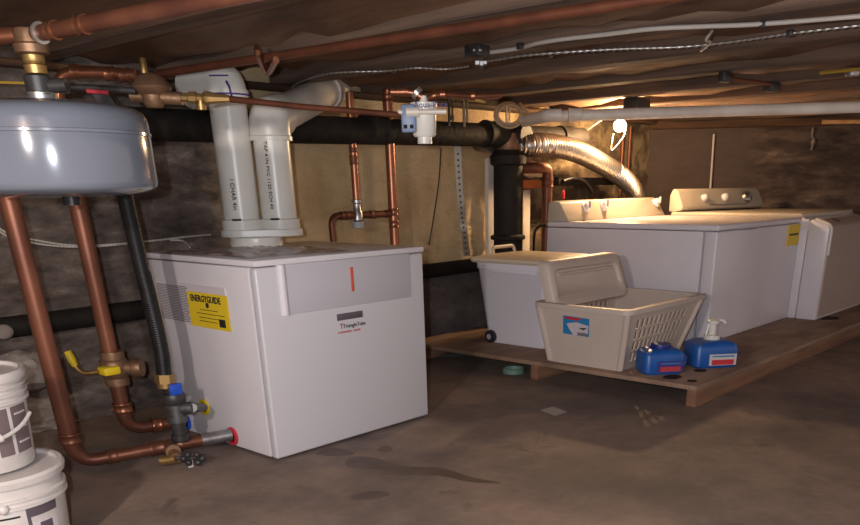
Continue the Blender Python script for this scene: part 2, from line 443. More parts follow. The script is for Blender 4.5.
b = B(); b.box((p0.x, BY0 - .008, (p0.z + p1.z) / 2 - .018), (p1.x, BY0 - .001, (p0.z + p1.z) / 2 + .016), .002)
obj('name_plate', b, 'plate', t)
zc = (p0.z + p1.z) / 2
text('logo_mark', 'T', .04, (p0.x + .012, BY0 - .006, zc - .062), (1, 0, 0), (0, 0, 1), 'ink_red', t)
text('logo_text', 'TriangleTube', .030, (p0.x + .034, BY0 - .006, zc - .06), (1, 0, 0), (0, 0, 1), 'ink', t)
text('logo_subtext', 'CONDENSING   BOILER', .015, (p0.x - .005, BY0 - .006, zc - .085), (1, 0, 0), (0, 0, 1), 'ink_red', t)
b = B()
for i in range(4):
    px_, py_ = [(BX0 + .06, BY0 + .07), (BX1 - .09, BY0 + .07), (BX0 + .06, BY1 - .08), (BX1 - .09, BY1 - .08)][i]
    bb = B(); bb.lathe([(0, 0), (.035, 0), (.035, .008), (.018, .01), (.018, .016), (0, .016)], (px_, py_, 0), seg=16); obj('foot', bb, 'rubber', t)
# side labels
g = lambda px, py: onx(px, py, BX0)
l0, l1 = g(157, 281), g(192, 325); l2 = g(225, 290)
b = B(); b.box((BX0 - .004, l2.y, l1.z - .0), (BX0 + .004, l0.y + .02, l0.z + .005))
wl = obj('instruction_label', b, 'label_white', t)
for k in range(22):
    z = l0.z - .01 - k * (l0.z - l1.z - .02) / 22
    bb = B(); bb.box((BX0 - .0055, l1.y - .02 + .03 * random.random(), z), (BX0 - .003, l0.y - .0, z - .0045)); obj('print_line', bb, 'ink_grey', wl)
y0, y1 = g(189, 300).y, g(229, 310).y; z1_, z0_ = g(189, 291).z, g(193, 325).z
b = B(); b.box((BX0 - .007, y1, z0_), (BX0 - .003, y0, z1_))
yl = obj('energy_label', b, 'label_yellow', t); yl['label'] = 'bright yellow energy label with black heading'
w = y0 - y1
text('label_heading', 'ENERGYGUIDE', .045, (BX0 - .0075, y0 - .08 * w, z1_ - .045), (0, -1, 0), (0, 0, 1), 'ink', yl, .001, sx=w * .84 / .33, bold=.0014)
b = B(); b.lathe([(0, 0), (.014, 0), (.014, .002), (0, .002)], (BX0 - .007, (y0 + y1) / 2, z1_ - .06), (-1, 0, 0), 12); obj('label_dot', b, 'ink', yl)
HL = z1_ - z0_
for k, (a_, c_, dz) in enumerate([(.3, .75, .47), (.2, .9, .58), (.25, .8, .7), (.25, .7, .8)]):
    bb = B(); bb.box((BX0 - .009, y0 - a_ * w, z1_ - dz * HL), (BX0 - .006, y0 - c_ * w, z1_ - dz * HL - .003)); obj('print_line', bb, 'ink', yl)
b = B(); b.box((BX0 - .009, y1 + .1 * w, z0_ + .015), (BX0 - .006, y1 + .25 * w, z0_ + .055)); obj('label_seal', b, 'ink', yl)
# pipe ports
PA = onx(233, 436, BX0); PB = onx(187, 422, BX0); PG = onx(205, 407, BX0)
for nm, p, m, r in (('port_grommet', PA, 'label_red', .05), ('port_grommet', PB, 'blue_handle', .045), ('port_grommet', PG, 'yellow', .045)):
    b = B(); b.lathe([(r, 0), (r, .012), (r * .7, .014), (r * .7, 0)], V(p) - V((.0, 0, 0)), (-1, 0, 0), 20); o = obj(nm, b, m, t)
    o['label'] = {'label_red': 'red', 'blue_handle': 'blue', 'yellow': 'yellow'}[m] + ' ring around pipe port'
# right side switch box
p = ony(428, 330, 3.8)
b = B(); b.box((BX1, 3.62, .545), (BX1 + .035, 3.72, .615), .008); sb = obj('switch_box', b, 'label_white', t)
b = B(); b.tube(fil([(BX1, 3.60, .64), (BX1 + .06, 3.60, .64), (BX1 + .06, 3.60, .53), (BX1 + .02, 3.60, .52)], .03), .012, 8); obj('switch_guard', b, 'grey_plastic', t)
# vent collar on top
V1 = V((2.86, 4.27, 0)); V2 = V((3.035, 4.15, 0)); VR = .101
cc = (V1 + V2) / 2
t = thing('vent_adapter', 'white plastic twin vent adapter standing on top of the boiler', 'pipe fitting', (cc.x, cc.y, BZ1))
b = B(); b.lathe([(.15, 0), (.155, .012), (.15, .05), (.17, .06)], (V1.x + .06, V1.y - .03, BZ1), seg=32); obj('base_ring', b, 'pvc', t)
def capsule(c1, c2, r, z0, z1, n=20):
    d = (c2 - c1).normalized(); a0 = math.atan2(d.y, d.x); P = []
    for i in range(n + 1): a = a0 - PI / 2 + PI * i / n; P.append((c2.x + r * math.cos(a), c2.y + r * math.sin(a)))
    for i in range(n + 1): a = a0 + PI / 2 + PI * i / n; P.append((c1.x + r * math.cos(a), c1.y + r * math.sin(a)))
    return [(x, y, z0) for x, y in P], [(x, y, z1) for x, y in P]
b = B(); b.hexa(*capsule(V1, V2, .128, BZ1 + .055, BZ1 + .095), bev=.004, seg=1); obj('flange_plate', b, 'pvc', t)
for c in (V1, V2):
    b = B(); b.lathe([(VR, 0), (VR + .014, 0), (VR + .016, .05), (VR + .010, .055), (VR, .055)], (c.x, c.y, BZ1 + .095), seg=32); s_ = obj('socket', b, 'pvc', t)
    q = V((c.x, c.y, BZ1 + .148)) + TOWARD * (VR + .012)
    b = B(); b.box(q - V((.02, .02, .004)), q + V((.02, .02, .006)), .002); obj('clip', b, 'dark_plastic', s_)
# ---- PVC vents
zb = BZ1 + .13
def top_of(c, px, py): return near(c, px, py)
t1 = top_of(V1, 229, 99); t2 = top_of(V2, 269, 137)
t = thing('vent_pipe', 'white plastic vent pipe with purple marker lines and an elbow under the ceiling', 'pipe', (V1.x, V1.y, BZ1 + .10))
b = B(); b.cyl((V1.x, V1.y, BZ1 + .1), (V1.x, V1.y, t1.z), VR, 32); obj('straight_pipe', b, 'pvc', t)
e = V((V1.x, V1.y, t1.z))
d = (ray(180, 85).normalized()); d.z = 0
back = -RIGHT
b = B(); el = fil([e + V((0, 0, -.0)), e + V((0, 0, .07)), e + V((0, 0, .075)) + (back * .8 - TOWARD * .6) * .3], .07, 12)
b.tube(el, VR + .008, 28); b.lathe([(VR, 0), (VR + .018, 0), (VR + .018, .06), (VR, .06)], e - V((0, 0, .02)), seg=32)
el_o = obj('elbow', b, 'pvc', t)
b = B(); b.lathe([(VR + .021, 0), (VR + .0215, .004), (VR + .021, .008)], e + V((0, 0, .012)), seg=32); obj('marker_ring', b, 'ink_purple', el_o)
b = B()
for (u, z0, z1) in ((.45, -.01, .12),):
    n_ = (TOWARD * math.cos(.5) + RIGHT * math.sin(.5))
    q = e + n_ * (VR + .02); b.tube([q + V((0, 0, z0)), q + V((0, 0, .05)) - RIGHT * .01, q + V((0, 0, .075)) - RIGHT * .02 - n_ * .008], .006, 6)
q = e + TOWARD * (VR + .012) + V((0, 0, .1)); b.tube([q - RIGHT * .05, q + RIGHT * .05 - TOWARD * .01], .004, 6)
obj('marker_stroke', b, 'ink_purple', el_o)
text('pipe_print', 'I CHAR 4in', .034, V((V1.x, V1.y, BZ1 + .36)) + (TOWARD * math.cos(-.12) + RIGHT * math.sin(-.12)) * (VR + .004), (0, 0, -1), RIGHT * math.cos(-.12) - TOWARD * math.sin(-.12), 'ink', t, .002)
t = thing('vent_pipe', 'white plastic vent pipe bending diagonally up to the right behind thin copper line', 'pipe', (V2.x, V2.y, BZ1 + .1))
b = B(); b.cyl((V2.x, V2.y, BZ1 + .1), (V2.x, V2.y, t2.z), VR, 32); obj('straight_pipe', b, 'pvc', t)
e = V((V2.x, V2.y, t2.z)); en = e + RIGHT * .52 + V((0, 0, .36))
en = ony(338, 86, 5.03); dv = (en - (e + V((0, 0, .085))))
LN = dv.length; dv.normalize()
b = B(); b.tube(fil([e - V((0, 0, .01)), e + V((0, 0, .085)), e + V((0, 0, .085)) + dv * .16], .09, 10), VR + .014, 28)
b.lathe([(VR + .01, 0), (VR + .02, 0), (VR + .02, .02), (VR + .01, .03)], e - V((0, 0, .02)), seg=32)
obj('elbow', b, 'pvc', t)
b = B(); b.tube([e + V((0, 0, .085)) + dv * .14, e + V((0, 0, .085)) + dv * LN], VR * .95, 28); obj('branch_pipe', b, 'pvc', t)
b = B(); b.tube([e + V((0, 0, .085)) + dv * (LN - .34), e + V((0, 0, .085)) + dv * (LN - .24)], VR + .007, 28); obj('end_coupling', b, 'pvc_dirty', t)
text('pipe_print', 'TAP 4 IN PVC 1120 SCH 40', .026, V((V2.x, V2.y, BZ1 + .55)) + (TOWARD * math.cos(-.2) + RIGHT * math.sin(-.2)) * (VR + .002), (0, 0, -1), RIGHT * math.cos(-.2) - TOWARD * math.sin(-.2), 'ink', t, .002, sx=1.15)
# crumpled plastic film and manual on the boiler top
b = B(); vs = []; nx, ny = 26, 16; rnd = random.Random(9)
for j in range(ny + 1):
    for i in range(nx + 1):
        u, v = i / nx, j / ny
        h = .003 + .012 * rnd.random() * (1 if 0 < i < nx and 0 < j < ny else .1)
        vs.append((BX0 + .03 + .62 * u + .03 * math.sin(7 * v), BY0 + .1 + .8 * v + .03 * math.sin(5 * u), BZ1 + h))
b.raw(vs, [(j * (nx + 1) + i, j * (nx + 1) + i + 1, (j + 1) * (nx + 1) + i + 1, (j + 1) * (nx + 1) + i) for j in range(ny) for i in range(nx)])
tag(obj('plastic_film', b, 'film', angle=180), 'crumpled clear plastic film lying on top of the boiler', 'plastic sheet')

# ================================================================= HEATING PIPES, LEFT
def bigpipe(name, label, pts, r, m, fr, cps, cat='pipe'):
    t = thing(name, label, cat, pts[0])
    P_ = fil(pts, fr, 9); b = B(); b.tube(P_, [r * (.7 + .3 * min(1, max(0, (p_.z - .07) / .12))) for p_ in P_], 24); obj('pipe_run', b, m, t)
    for (p, d, ln) in cps:
        b = B(); couple(b, p, d, r * (1 if V(d).normalized().z > .8 else .72), ln); obj('coupling', b, m, t)
    return t
eA = onz(76, 463, .06); RA = .045
pA = V((PA.x - .01, PA.y, PA.z + .01))
topA = V((eA.x - .03, eA.y + .02, 1.75))
dA = (pA - eA)
tA = bigpipe('copper_supply_pipe', 'thickest left copper riser turning at the floor toward red ringed boiler port', [pA, eA, topA], RA, 'copper_old', .11,
    [(eA + dA.normalized() * .17, dA, .05), (eA + V((0, 0, .13)), (0, 0, 1), .05), (eA + dA * .5, dA, .07), (eA + dA * .62, dA, .07)])
b = B(); b.tube([pA, pA - dA.normalized() * .16], RA * .74, 20); obj('threaded_adapter', b, 'steel', tA)
eB = onz(127, 430, .08); pB = V((PB.x - .01, PB.y, PB.z + .01)); dB = pB - eB
topB = near(eB, 62, 88)
bt = V((eB.x, eB.y, .0))
tB = thing('copper_return_pipe', 'second copper riser with a yellow handled ball valve left of the black hose', 'pipe', (eB.x, eB.y, 0))
b = B(); P_ = fil([pB, eB, V((eB.x - .03, eB.y, 1.66))], .10, 9); b.tube(P_, [.032 + .012 * min(1, max(0, (p_.z - .09) / .15)) for p_ in P_], 24); obj('pipe_run', b, 'copper_old', tB)
for p, d, cr in ((eB + V((0, 0, .13)), (0, 0, 1), .045), (eB + dB.normalized() * .16, dB, .036), (eB + dB.normalized() * .26, dB, .036)):
    b = B(); couple(b, p, d, cr, .05); obj('coupling', b, 'copper', tB)
vB = near(eB, 115, 368)
b = B(); b.lathe([(.05, -.09), (.062, -.09), (.062, -.05), (.072, -.04), (.078, 0), (.072, .04), (.062, .05), (.062, .09), (.05, .09)], (eB.x, eB.y, vB.z), seg=24)
b.tube([V((eB.x, eB.y, vB.z)), V((eB.x, eB.y, vB.z)) + RIGHT * .14], .04, 16)
b.lathe([(.0, 0), (.05, 0), (.055, .015), (.045, .05), (0, .055)], V((eB.x, eB.y, vB.z)) + RIGHT * .1, RIGHT, 16)
vo = obj('ball_valve', b, 'bronze', tB)
b = B(); q = V((eB.x, eB.y, vB.z)) + TOWARD * .07
b.box(q - V((.045, .045, .02)), q + V((.045, .045, .025)), .012); hb = obj('handle_hub', b, 'yellow', vo)
b = B(); h0 = q - RIGHT * .05 + TOWARD * .02; b.tube(fil([h0, h0 - RIGHT * .08 + V((0, 0, -.01)), h0 - RIGHT * .12 + V((0, 0, .03)), h0 - RIGHT * .135 + V((0, 0, .09))], .03), .012, 10); obj('valve_lever', b, 'brass', vo)
b = B(); b.tube([h0 - RIGHT * .115 + V((0, 0, .03)), h0 - RIGHT * .125 + V((0, 0, .065)), h0 - RIGHT * .138 + V((0, 0, .11))], [.016, .021, .018], 10); obj('lever_grip', b, 'yellow', vo)

# gas hose and gas cock
gb = onz(181, 440, .10); gl = V((gb.x, gb.y, 0))
def gp(px, py): return near(gl, px, py)
tg = thing('gas_hose', 'thick ribbed black hose dropping from the ceiling to the gas valve beside the boiler', 'hose', gp(165, 375))
pts = [gp(164, 374), gp(160, 350), gp(151, 310), gp(143, 270), gp(134, 232), gp(126, 196), gp(118, 150), gp(104, 104)]
pts = [V((gl.x + (p.x - gl.x), gl.y + (p.y - gl.y), p.z)) for p in pts]
# shift the curve sideways so that it follows the bow of the hose
base_ = pts[0]
def shift(px, py):
    z = gp(px, py).z; p = V((gl.x, gl.y, z)); n = V(p)
    # move along RIGHT until it projects to px
    for _ in range(30):
        q = n - EYE; zc = depth(n); x = PX + F * (AX.x * q.x + AY.x * q.y + AZ.x * q.z) / zc
        n = n + RIGHT * ((px - x) * zc / F)
    return n
path = spline([shift(*q) for q in ((164, 374), (161, 350), (152, 310), (142, 270), (133, 232), (125, 196), (118, 150), (108, 100))], 12)
rr = []; fine = []
for i in range(len(path) - 1):
    for k in range(6): fine.append(path[i].lerp(path[i + 1], k / 6))
fine.append(path[-1])
rr = [.037 + (.0012 if i % 4 < 2 else 0) for i in range(len(fine))]
b = B(); b.tube(fine, rr, 20); obj('hose', b, 'rubber', tg)
b = B(); e0 = shift(164, 374); e1 = shift(165, 383); b.tube([e0, e1], .048, 6); b.tube([e1, e1 - V((0, 0, .025))], .042, 16); obj('brass_nut', b, 'brass', tg)
tv = thing('gas_valve', 'iron gas valve assembly with blue handle and yellow tagged branch beside the boiler', 'valve', (gb.x, gb.y, .1))
z_ = lambda py: gp(175, py).z
gx = shift(175, 405); sx_ = V((gx.x, gx.y, 0))
def gv(py, off=0): return V((sx_.x, sx_.y, z_(py))) + RIGHT * off
b = B(); b.lathe([(.02, z_(393)), (.055, z_(393)), (.06, z_(396)), (.06, z_(401)), (.05, z_(404)), (.03, z_(405))], sx_, seg=20); b.lathe([(.03, z_(384)), (.035, z_(386)), (.035, z_(394)), (.03, z_(396))], sx_, seg=16); obj('union_nut', b, 'black_iron', tv)
b = B(); b.box(V((sx_.x, sx_.y, z_(390))) + TOWARD * .03 + V((-.015, -.015, -.02)), V((sx_.x, sx_.y, z_(386))) + TOWARD * .03 + RIGHT * .06 + V((.015, .015, .02)), .008); obj('valve_handle', b, 'blue_handle', tv)
b = B(); b.cyl(gv(404), gv(420), .045, 20); b.tube([gv(409), gv(408, .09)], .033, 16); b.lathe([(.033, -.02), (.05, -.02), (.05, .015), (.033, .015)], gv(404), (0, 0, 1), 20); b.lathe([(.033, -.015), (.05, -.015), (.05, .02), (.033, .02)], gv(419), (0, 0, 1), 20); obj('tee', b, 'dark_steel', tv)
b = B(); b.tube([gv(408, .09), PG - V((.0, 0, 0))], .022, 12); obj('branch_nipple', b, 'dark_steel', tv)
b = B(); b.cyl(gv(419), gv(436), .036, 20); obj('drip_leg', b, 'black_iron', tv)
b = B(); b.lathe([(.036, 0), (.046, 0), (.046, .035), (.036, .035)], gv(441), seg=20); b.lathe([(0, 0), (.046, 0), (.046, .005), (0, .005)], gv(441), seg=20); obj('end_cap', b, 'black_iron', tv)
# drain cock on pipe A
dq = eA + dA * .58; d1 = dA.normalized()
tee_d = (TOWARD * .8 + RIGHT * .45).normalized()
td = thing('drain_valve', 'brass hose drain valve with black hanging tag under the copper floor pipe', 'valve', dq)
k0 = dq + tee_d * .04; k1 = dq + tee_d * .17 - V((0, 0, .02))
b = B(); b.tube([k0, k1], .03, 14); b.lathe([(.02, -.03), (.038, -.03), (.038, .03), (.02, .03)], k0 + tee_d * .05, tee_d, 16); obj('valve_body', b, 'bronze', td)
b = B(); b.tube(fil([k1, k1 - RIGHT * .04 - V((0, 0, .01)), k1 - RIGHT * .08 + V((0, 0, -.012))], .02), [.024] * 0 or .024, 12); obj('hose_bib', b, 'brass', td)
kc = k1 + RIGHT * .09
b = B()
for i in range(6):
    a = i * PI / 3; b.sphere(kc + RIGHT * .048 * math.cos(a) + V((0, 0, .024 * math.sin(a))) + TOWARD * .01, .018, 10)
b.tube([k1, kc], .01, 8); b.tube([kc, kc + RIGHT * .06 + V((0, 0, .012))], .012, 8); obj('tap_handle', b, 'black_iron', td)
b = B(); b.box(kc - RIGHT * .02 + V((-.014, -.001, -.05)), kc - RIGHT * .02 + V((.014, .001, -.01))); obj('tag', b, 'label_white', td)

# ================================================================= EXPANSION TANK
tc_ = ony(62, 195, 3.10); TZ0, TZ1 = 1.300, 1.545
tcx, tcy = tc_.x, tc_.y; TR = rad((tcx, tcy, 1.35), 93)
tt = thing('expansion_tank', 'grey painted steel expansion tank hanging from brass fitting, upper left corner', 'tank', (tcx, tcy, TZ0))
hh = TZ1 - TZ0
b = B(); b.lathe([(0, -.02), (TR * .5, -.018), (TR * .85, -.008), (TR * .96, .004), (TR * .99, .012), (TR, .026), (TR, hh - .035), (TR * .99, hh - .018), (TR * .96, hh - .002), (TR * .88, hh + .012), (TR * .6, hh + .026), (TR * .3, hh + .036), (0, hh + .04)], (tcx, tcy, TZ0), seg=64)
to = obj('tank_shell', b, 'tank', tt, angle=60)
b = B(); b.lathe([(TR, -.006), (TR + .004, -.004), (TR + .004, .004), (TR, .006)], (tcx, tcy, TZ0 + .72 * hh), seg=64); obj('seam_band', b, 'tank', to)
b = B(); b.lathe([(.022, 0), (.03, 0), (.03, .03), (.022, .03)], V((tcx, tcy, TZ0 - .045)) + RIGHT * .03, seg=16); obj('air_valve', b, 'rubber', tt)
b = B(); b.lathe([(.05, 0), (.05, .02), (.035, .03), (.035, .05)], (tcx, tcy, TZ1 + .035), seg=20); obj('top_collar', b, 'steel', tt)
# stem and tee above it
tf = thing('tank_tee', 'brass and black iron stem with a side tee on top of the grey tank', 'pipe fitting', (tcx, tcy, TZ1 + .05))
sz = lambda py: near((tcx, tcy), 42, py).z
b = B(); b.lathe([(.03, sz(96)), (.042, sz(95)), (.044, sz(77)), (.034, sz(75))], (tcx, tcy, 0), seg=20)
q = V((tcx, tcy, sz(86))); b.tube([q, q + RIGHT * .095], .022, 14); obj('iron_tee', b, 'black_iron', tf)
b = B(); b.lathe([(.036, sz(95)), (.05, sz(95)), (.05, sz(93.5)), (.03, sz(93))], (tcx, tcy, 0), seg=20); obj('white_ring', b, 'solder', tf)
b = B(); b.lathe([(.026, sz(75)), (.034, sz(74)), (.036, sz(66)), (.03, sz(64)), (.034, sz(62)), (.034, sz(56)), (.026, sz(55))], (tcx, tcy, 0), seg=12); obj('brass_bushing', b, 'brass', tf)
b = B(); b.lathe([(.034, sz(56)), (.052, sz(54)), (.055, sz(46)), (.046, sz(44)), (.046, sz(34)), (.042, sz(30))], (tcx, tcy, 0), seg=20); obj('copper_tee', b, 'bronze', tf)
# large copper main overhead
c0 = V((tcx, tcy, sz(36)))
m0 = c0 + V((.06, -.05, .0))
main_end = onz(200, 2, c0.z); main_start = onz(-20, 50, c0.z)
dM = (main_end - c0).normalized()
tm = thing('copper_main', 'thickest overhead copper pipe running from the bronze tee, top left', 'pipe', c0)
b = B(); b.tube([c0 - dM * .05, c0 + dM * 1.9], .023, 24); obj('pipe_run', b, 'copper_old', tm)
for k in (.14, .30):
    b = B(); couple(b, c0 + dM * k, dM, .024, .04); obj('coupling', b, 'copper', tm)
b = B(); b.lathe([(.023, -.006), (.032, -.005), (.032, .005), (.023, .006)], c0 + dM * .07, dM, 24); obj('solder_ring', b, 'solder', tm)
q = c0 - RIGHT * .06
b = B(); b.tube([q + RIGHT * .02, q - RIGHT * .5 - V((0, 0, .02))], .024, 24); obj('branch_run', b, 'copper', tm)
for k in (.1, .17, .24):
    b = B(); couple(b, q - RIGHT * k, RIGHT, .025, .03); obj('coupling', b, 'copper', tm)
# copper elbow from return riser to the regulator
zt = near(eB, 62, 75).z
DE = 3.85
def at(px, py, a=None):     # a point on the plane facing the viewer at horizontal range a
    r = ray(px, py); h = -(r.x * TOWARD.x + r.y * TOWARD.y); return EYE + r * (a / h)
rng = lambda p: -(V(p) - EYE).dot(TOWARD)
RB = rng(eB)
te = thing('copper_elbow_run', 'short horizontal copper pipe with elbow above the grey tank beside the pressure regulator', 'pipe', at(60, 95, RB - .35))
k = RB - .35
b = B(); b.tube(fil([at(59, 105, k), at(59, 73, k), at(100, 72, k), at(135, 75, k)], .07, 9), .023, 18); obj('pipe_run', b, 'copper', te)
for q, d in ((at(76, 72, k), RIGHT), (at(110, 73.5, k), RIGHT), (at(125, 75, k), RIGHT)):
    b = B(); couple(b, q, d, .0235, .04); obj('coupling', b, 'copper', te)
# black feed line from iron tee to regulator
b = B(); k2 = k - .25
b.tube([at(64, 87, k2), at(95, 88, k2), at(136, 91, k2)], .013, 14); tn = obj('black_feed_pipe', b, 'black_iron')
tag(tn, 'thin black iron pipe linking the tank stem to the bronze regulator', 'pipe')
b = B(); q = at(64, 87, k2); b.lathe([(.013, -.01), (.024, -.01), (.024, .01), (.013, .01)], q, RIGHT, 16); obj('solder_ring', b, 'solder', tn)
q0, q1 = at(87, 91, k2 - .03), at(108, 92.5, k2 - .03)
b = B(); b.tube([q0, q1], .008, 8); tape = obj('red_tape_strip', b, 'red_tape'); 
tag(tape, 'narrow red tape strip on the black bracket above the tank', 'tape')
b = B(); b.hexa([at(92, 94, k2), at(108, 94, k2), at(120, 110, k2), at(104, 110, k2)], [at(92, 94, k2 + .04), at(108, 94, k2 + .04), at(120, 110, k2 + .04), at(104, 110, k2 + .04)]); 
tag(obj('hanger_bracket', b, 'black_iron'), 'small black bracket hanging below the black feed pipe over the tank', 'bracket')
# regulator
kr = k - .2; rc = at(152, 90, kr)
tr = thing('pressure_regulator', 'bell shaped bronze water pressure regulator between tank and white vent pipe', 'valve', rc)
up = V((0, 0, 1)); ax = (up + RIGHT * .35).normalized()
b = B(); b.lathe([(.03, -.065), (.042, -.05), (.046, -.02), (.075, .0), (.08, .01), (.075, .018), (.055, .045), (.035, .056), (.018, .06)], rc, up, 28)
b.tube([rc - RIGHT * .09 - V((0, 0, .02)), rc + RIGHT * .12 - V((0, 0, .033))], .024, 16); obj('regulator_body', b, 'bronze', tr)
b = B(); b.lathe([(.014, .06), (.014, .11), (.01, .115), (0, .115)], rc - RIGHT * .02, up, 12); obj('adjusting_screw', b, 'brass', tr)
# ball valve + thin line
v0 = at(188, 97.5, kr); v1 = at(225, 98.5, kr)
tb = thing('isolation_valve', 'small brass valve on the thin line in front of white vent pipe', 'valve', (v0 + v1) / 2)
b = B(); d = (v1 - v0).normalized(); L = (v1 - v0).length
b.lathe([(.012, -.05), (.016, -.05), (.016, 0), (.022, .005), (.022, .035), (.016, .04), (.016, .06), (.022, .065), (.026, .08), (.022, .1), (.02, .11), (.016, L), (.013, L + .02)], v0, d, 8)
b.tube([v0 + d * .05, v0 + d * .05 - V((0, 0, .04))], .013, 10); b.lathe([(.0, 0), (.02, 0), (.02, -.022), (0, -.024)], v0 + d * .05 - V((0, 0, .022)), up, 10)
obj('valve_body', b, 'brass', tb)
b = B(); b.tube([at(165, 95.5, kr), v0], .014, 10); tag(obj('regulator_nipple', b, 'brass'), 'short brass nipple between the bronze regulator and the small brass valve', 'pipe')
FK = kr + .55
le = at(402, 115, FK)
b = B(); b.tube([v1, at(300, 106.5, kr + .28), le], .0125, 12); tl = obj('thin_copper_line', b, 'copper_dark')
tag(tl, 'long thin copper line crossing both white vent pipes toward the water filter', 'pipe')
# filter
fk = FK + .05
tfil = thing('water_filter', 'white cylindrical air separator unit with small blue grey tag under the joists', 'filter', at(424, 140, fk))
fc = at(424, 118, fk); fr = rad(fc, 12.5); zt_, zb_ = at(424, 103, fk).z, at(424, 137, fk).z
b = B(); b.lathe([(0, zb_ - .03), (.035, zb_ - .03), (.035, zb_), (fr * .8, zb_), (fr * .92, zb_ + .01), (fr, zt_ - .02), (fr * 1.06, zt_ - .018), (fr * 1.08, zt_), (fr * .5, zt_ + .004), (.02, zt_ + .006), (.018, zt_ + .03), (0, zt_ + .03)], (fc.x, fc.y, 0), seg=28); fo = obj('filter_body', b, 'pvc', tfil)
b = B(); q = at(424, 113, fk) + TOWARD * fr
b.tube([q - RIGHT * .12, q + RIGHT * .11], .012, 10); b.tube([q - RIGHT * .08, q - RIGHT * .02], .022, 12); obj('cross_tube', b, 'porcelain', tfil)
b = B(); q0 = at(404, 112, fk) + TOWARD * fr; q1 = at(415, 127, fk) + TOWARD * fr
c_ = (q0 + q1) / 2; R3 = Matrix.Rotation(math.atan2(RIGHT.y, RIGHT.x), 3, 'Z')
b.box(c_ - V((.035, .012, .06)), c_ + V((.035, .012, .06)), .01, rot=R3, piv=c_); tg_ = obj('gauge_tag', b, 'grey_blue', tfil)
for dx in (-.015, .015):
    b = B(); qq = c_ + TOWARD * .013 + RIGHT * dx - V((0, 0, .035)); b.box(qq - V((.006, .006, .008)), qq + V((.006, .006, .008))); obj('tag_mark', b, 'ink', tg_)
text('filter_print', 'Aqua-Pure', .038, at(414.5, 109, fk) + TOWARD * (fr * 1.14), RIGHT, (0, 0, 1), 'ink_purple', tfil, .001)
# filter feed copper fittings
b = B(); q = [at(393, 120, fk), at(391, 92, fk), at(414, 92.5, fk), at(423, 98, fk)]
tff = thing('filter_feed_pipe', 'small copper pipe with solder blobs joining the right riser to the filter top', 'pipe', q[1])
b.tube(fil(q[1:], .03), .018, 12); obj('pipe_run', b, 'copper', tff)
b = B(); couple(b, at(403, 92, fk), RIGHT, .019, .05); obj('coupling', b, 'copper', tff)
b = B(); b.lathe([(.018, -.012), (.03, -.01), (.03, .01), (.018, .012)], at(417, 93, fk), (RIGHT * .7 + V((0, 0, -.7))), 14); obj('solder_ring', b, 'solder', tff)
b = B(); q = [at(428, 99, fk), at(440, 94.5, fk), at(470, 96, fk + .2), at(500, 95, fk + .4)]
tf2 = thing('filter_outlet_pipe', 'small copper pipe leaving the filter top toward the right under the ceiling', 'pipe', q[0])
b.tube(spline(q, 6), .017, 12); obj('pipe_run', b, 'copper', tf2)
for j in (1, 2):
    b = B(); couple(b, q[j], RIGHT, .018, .05); obj('coupling', b, 'copper', tf2)
# copper risers behind the boiler
r1 = ony(353, 150, 4.72); r1 = V((r1.x, r1.y, 0)); z = lambda c, py, px: near(c, px, py).z
tr1 = thing('copper_riser', 'copper riser between white vent pipe and taller riser, ending in grey capped mixing tee', 'pipe', (r1.x, r1.y, z(r1, 225, 357)))
b = B(); b.cyl((r1.x, r1.y, z(r1, 205, 356)), (r1.x, r1.y, 1.9), rad(r1 + V((0, 0, 1.5)), 3.8), 16); obj('pipe_run', b, 'copper', tr1)
b = B(); couple(b, (r1.x, r1.y, z(r1, 160, 354)), up, .027, .06); couple(b, (r1.x, r1.y, z(r1, 150, 354)), up, .026, .03); obj('coupling', b, 'copper_dark', tr1)
zc_ = z(r1, 215, 357); lx = shift
b = B(); b.lathe([(.02, z(r1, 222, 357)), (.036, z(r1, 220, 357)), (.036, z(r1, 212, 357)), (.028, z(r1, 210, 357)), (.028, z(r1, 204, 357)), (.036, z(r1, 203, 357)), (.036, z(r1, 200, 357)), (.02, z(r1, 199, 357))], (r1.x, r1.y, 0), seg=16); obj('mixing_tee', b, 'steel', tr1)
b = B(); b.lathe([(0, z(r1, 228.5, 357)), (.045, z(r1, 228, 357)), (.048, z(r1, 221.5, 357)), (0, z(r1, 221, 357))], (r1.x, r1.y, 0), seg=20); obj('valve_cap', b, 'grey_plastic', tr1)
r2p = ony(391, 170, 4.72)
r2 = V((r2p.x, r2p.y, 0))
tr2 = thing('copper_riser', 'tallest slim copper riser behind the boiler, nearest the water filter', 'pipe', (r2.x, r2.y, .7))
b = B(); b.cyl((r2.x, r2.y, .65), (r2.x, r2.y, z(r2, 93, 390)), rad(r2 + V((0, 0, 1.4)), 4.8), 18); obj('pipe_run', b, 'copper', tr2)
for py in (98, 132, 212, 224):
    b = B(); couple(b, (r2.x, r2.y, z(r2, py, 391)), up, .033, .05); obj('coupling', b, 'copper', tr2)
b = B(); q = V((r2.x, r2.y, z(r2, 93, 390))); b.tube(fil([q - V((0, 0, .03)), q + V((0, 0, .03)), q + RIGHT * .1 + V((0, 0, .03))], .04), .03, 14); obj('top_elbow', b, 'copper', tr2)
# cross branch
q0 = V((r2.x, r2.y, zc_)); q1 = V((r1.x, r1.y, zc_)); q2 = ony(331, 219, 4.72); q2 = V((q2.x - .0, q2.y, zc_))
tb2 = thing('copper_cross_branch', 'horizontal copper branch with elbow dropping behind the boiler top', 'pipe', q2)
b = B(); b.tube(fil([q0, q2, V((q2.x + .01, q2.y, .85))], .07, 8), .0235, 14); obj('pipe_run', b, 'copper_old', tb2)
for q in (q0.lerp(q1, .15), q0.lerp(q1, .6), q1.lerp(q2, .35), q1.lerp(q2, .55)):
    b = B(); couple(b, q, (1, 0, 0), .0245, .05); obj('coupling', b, 'copper_dark', tb2)

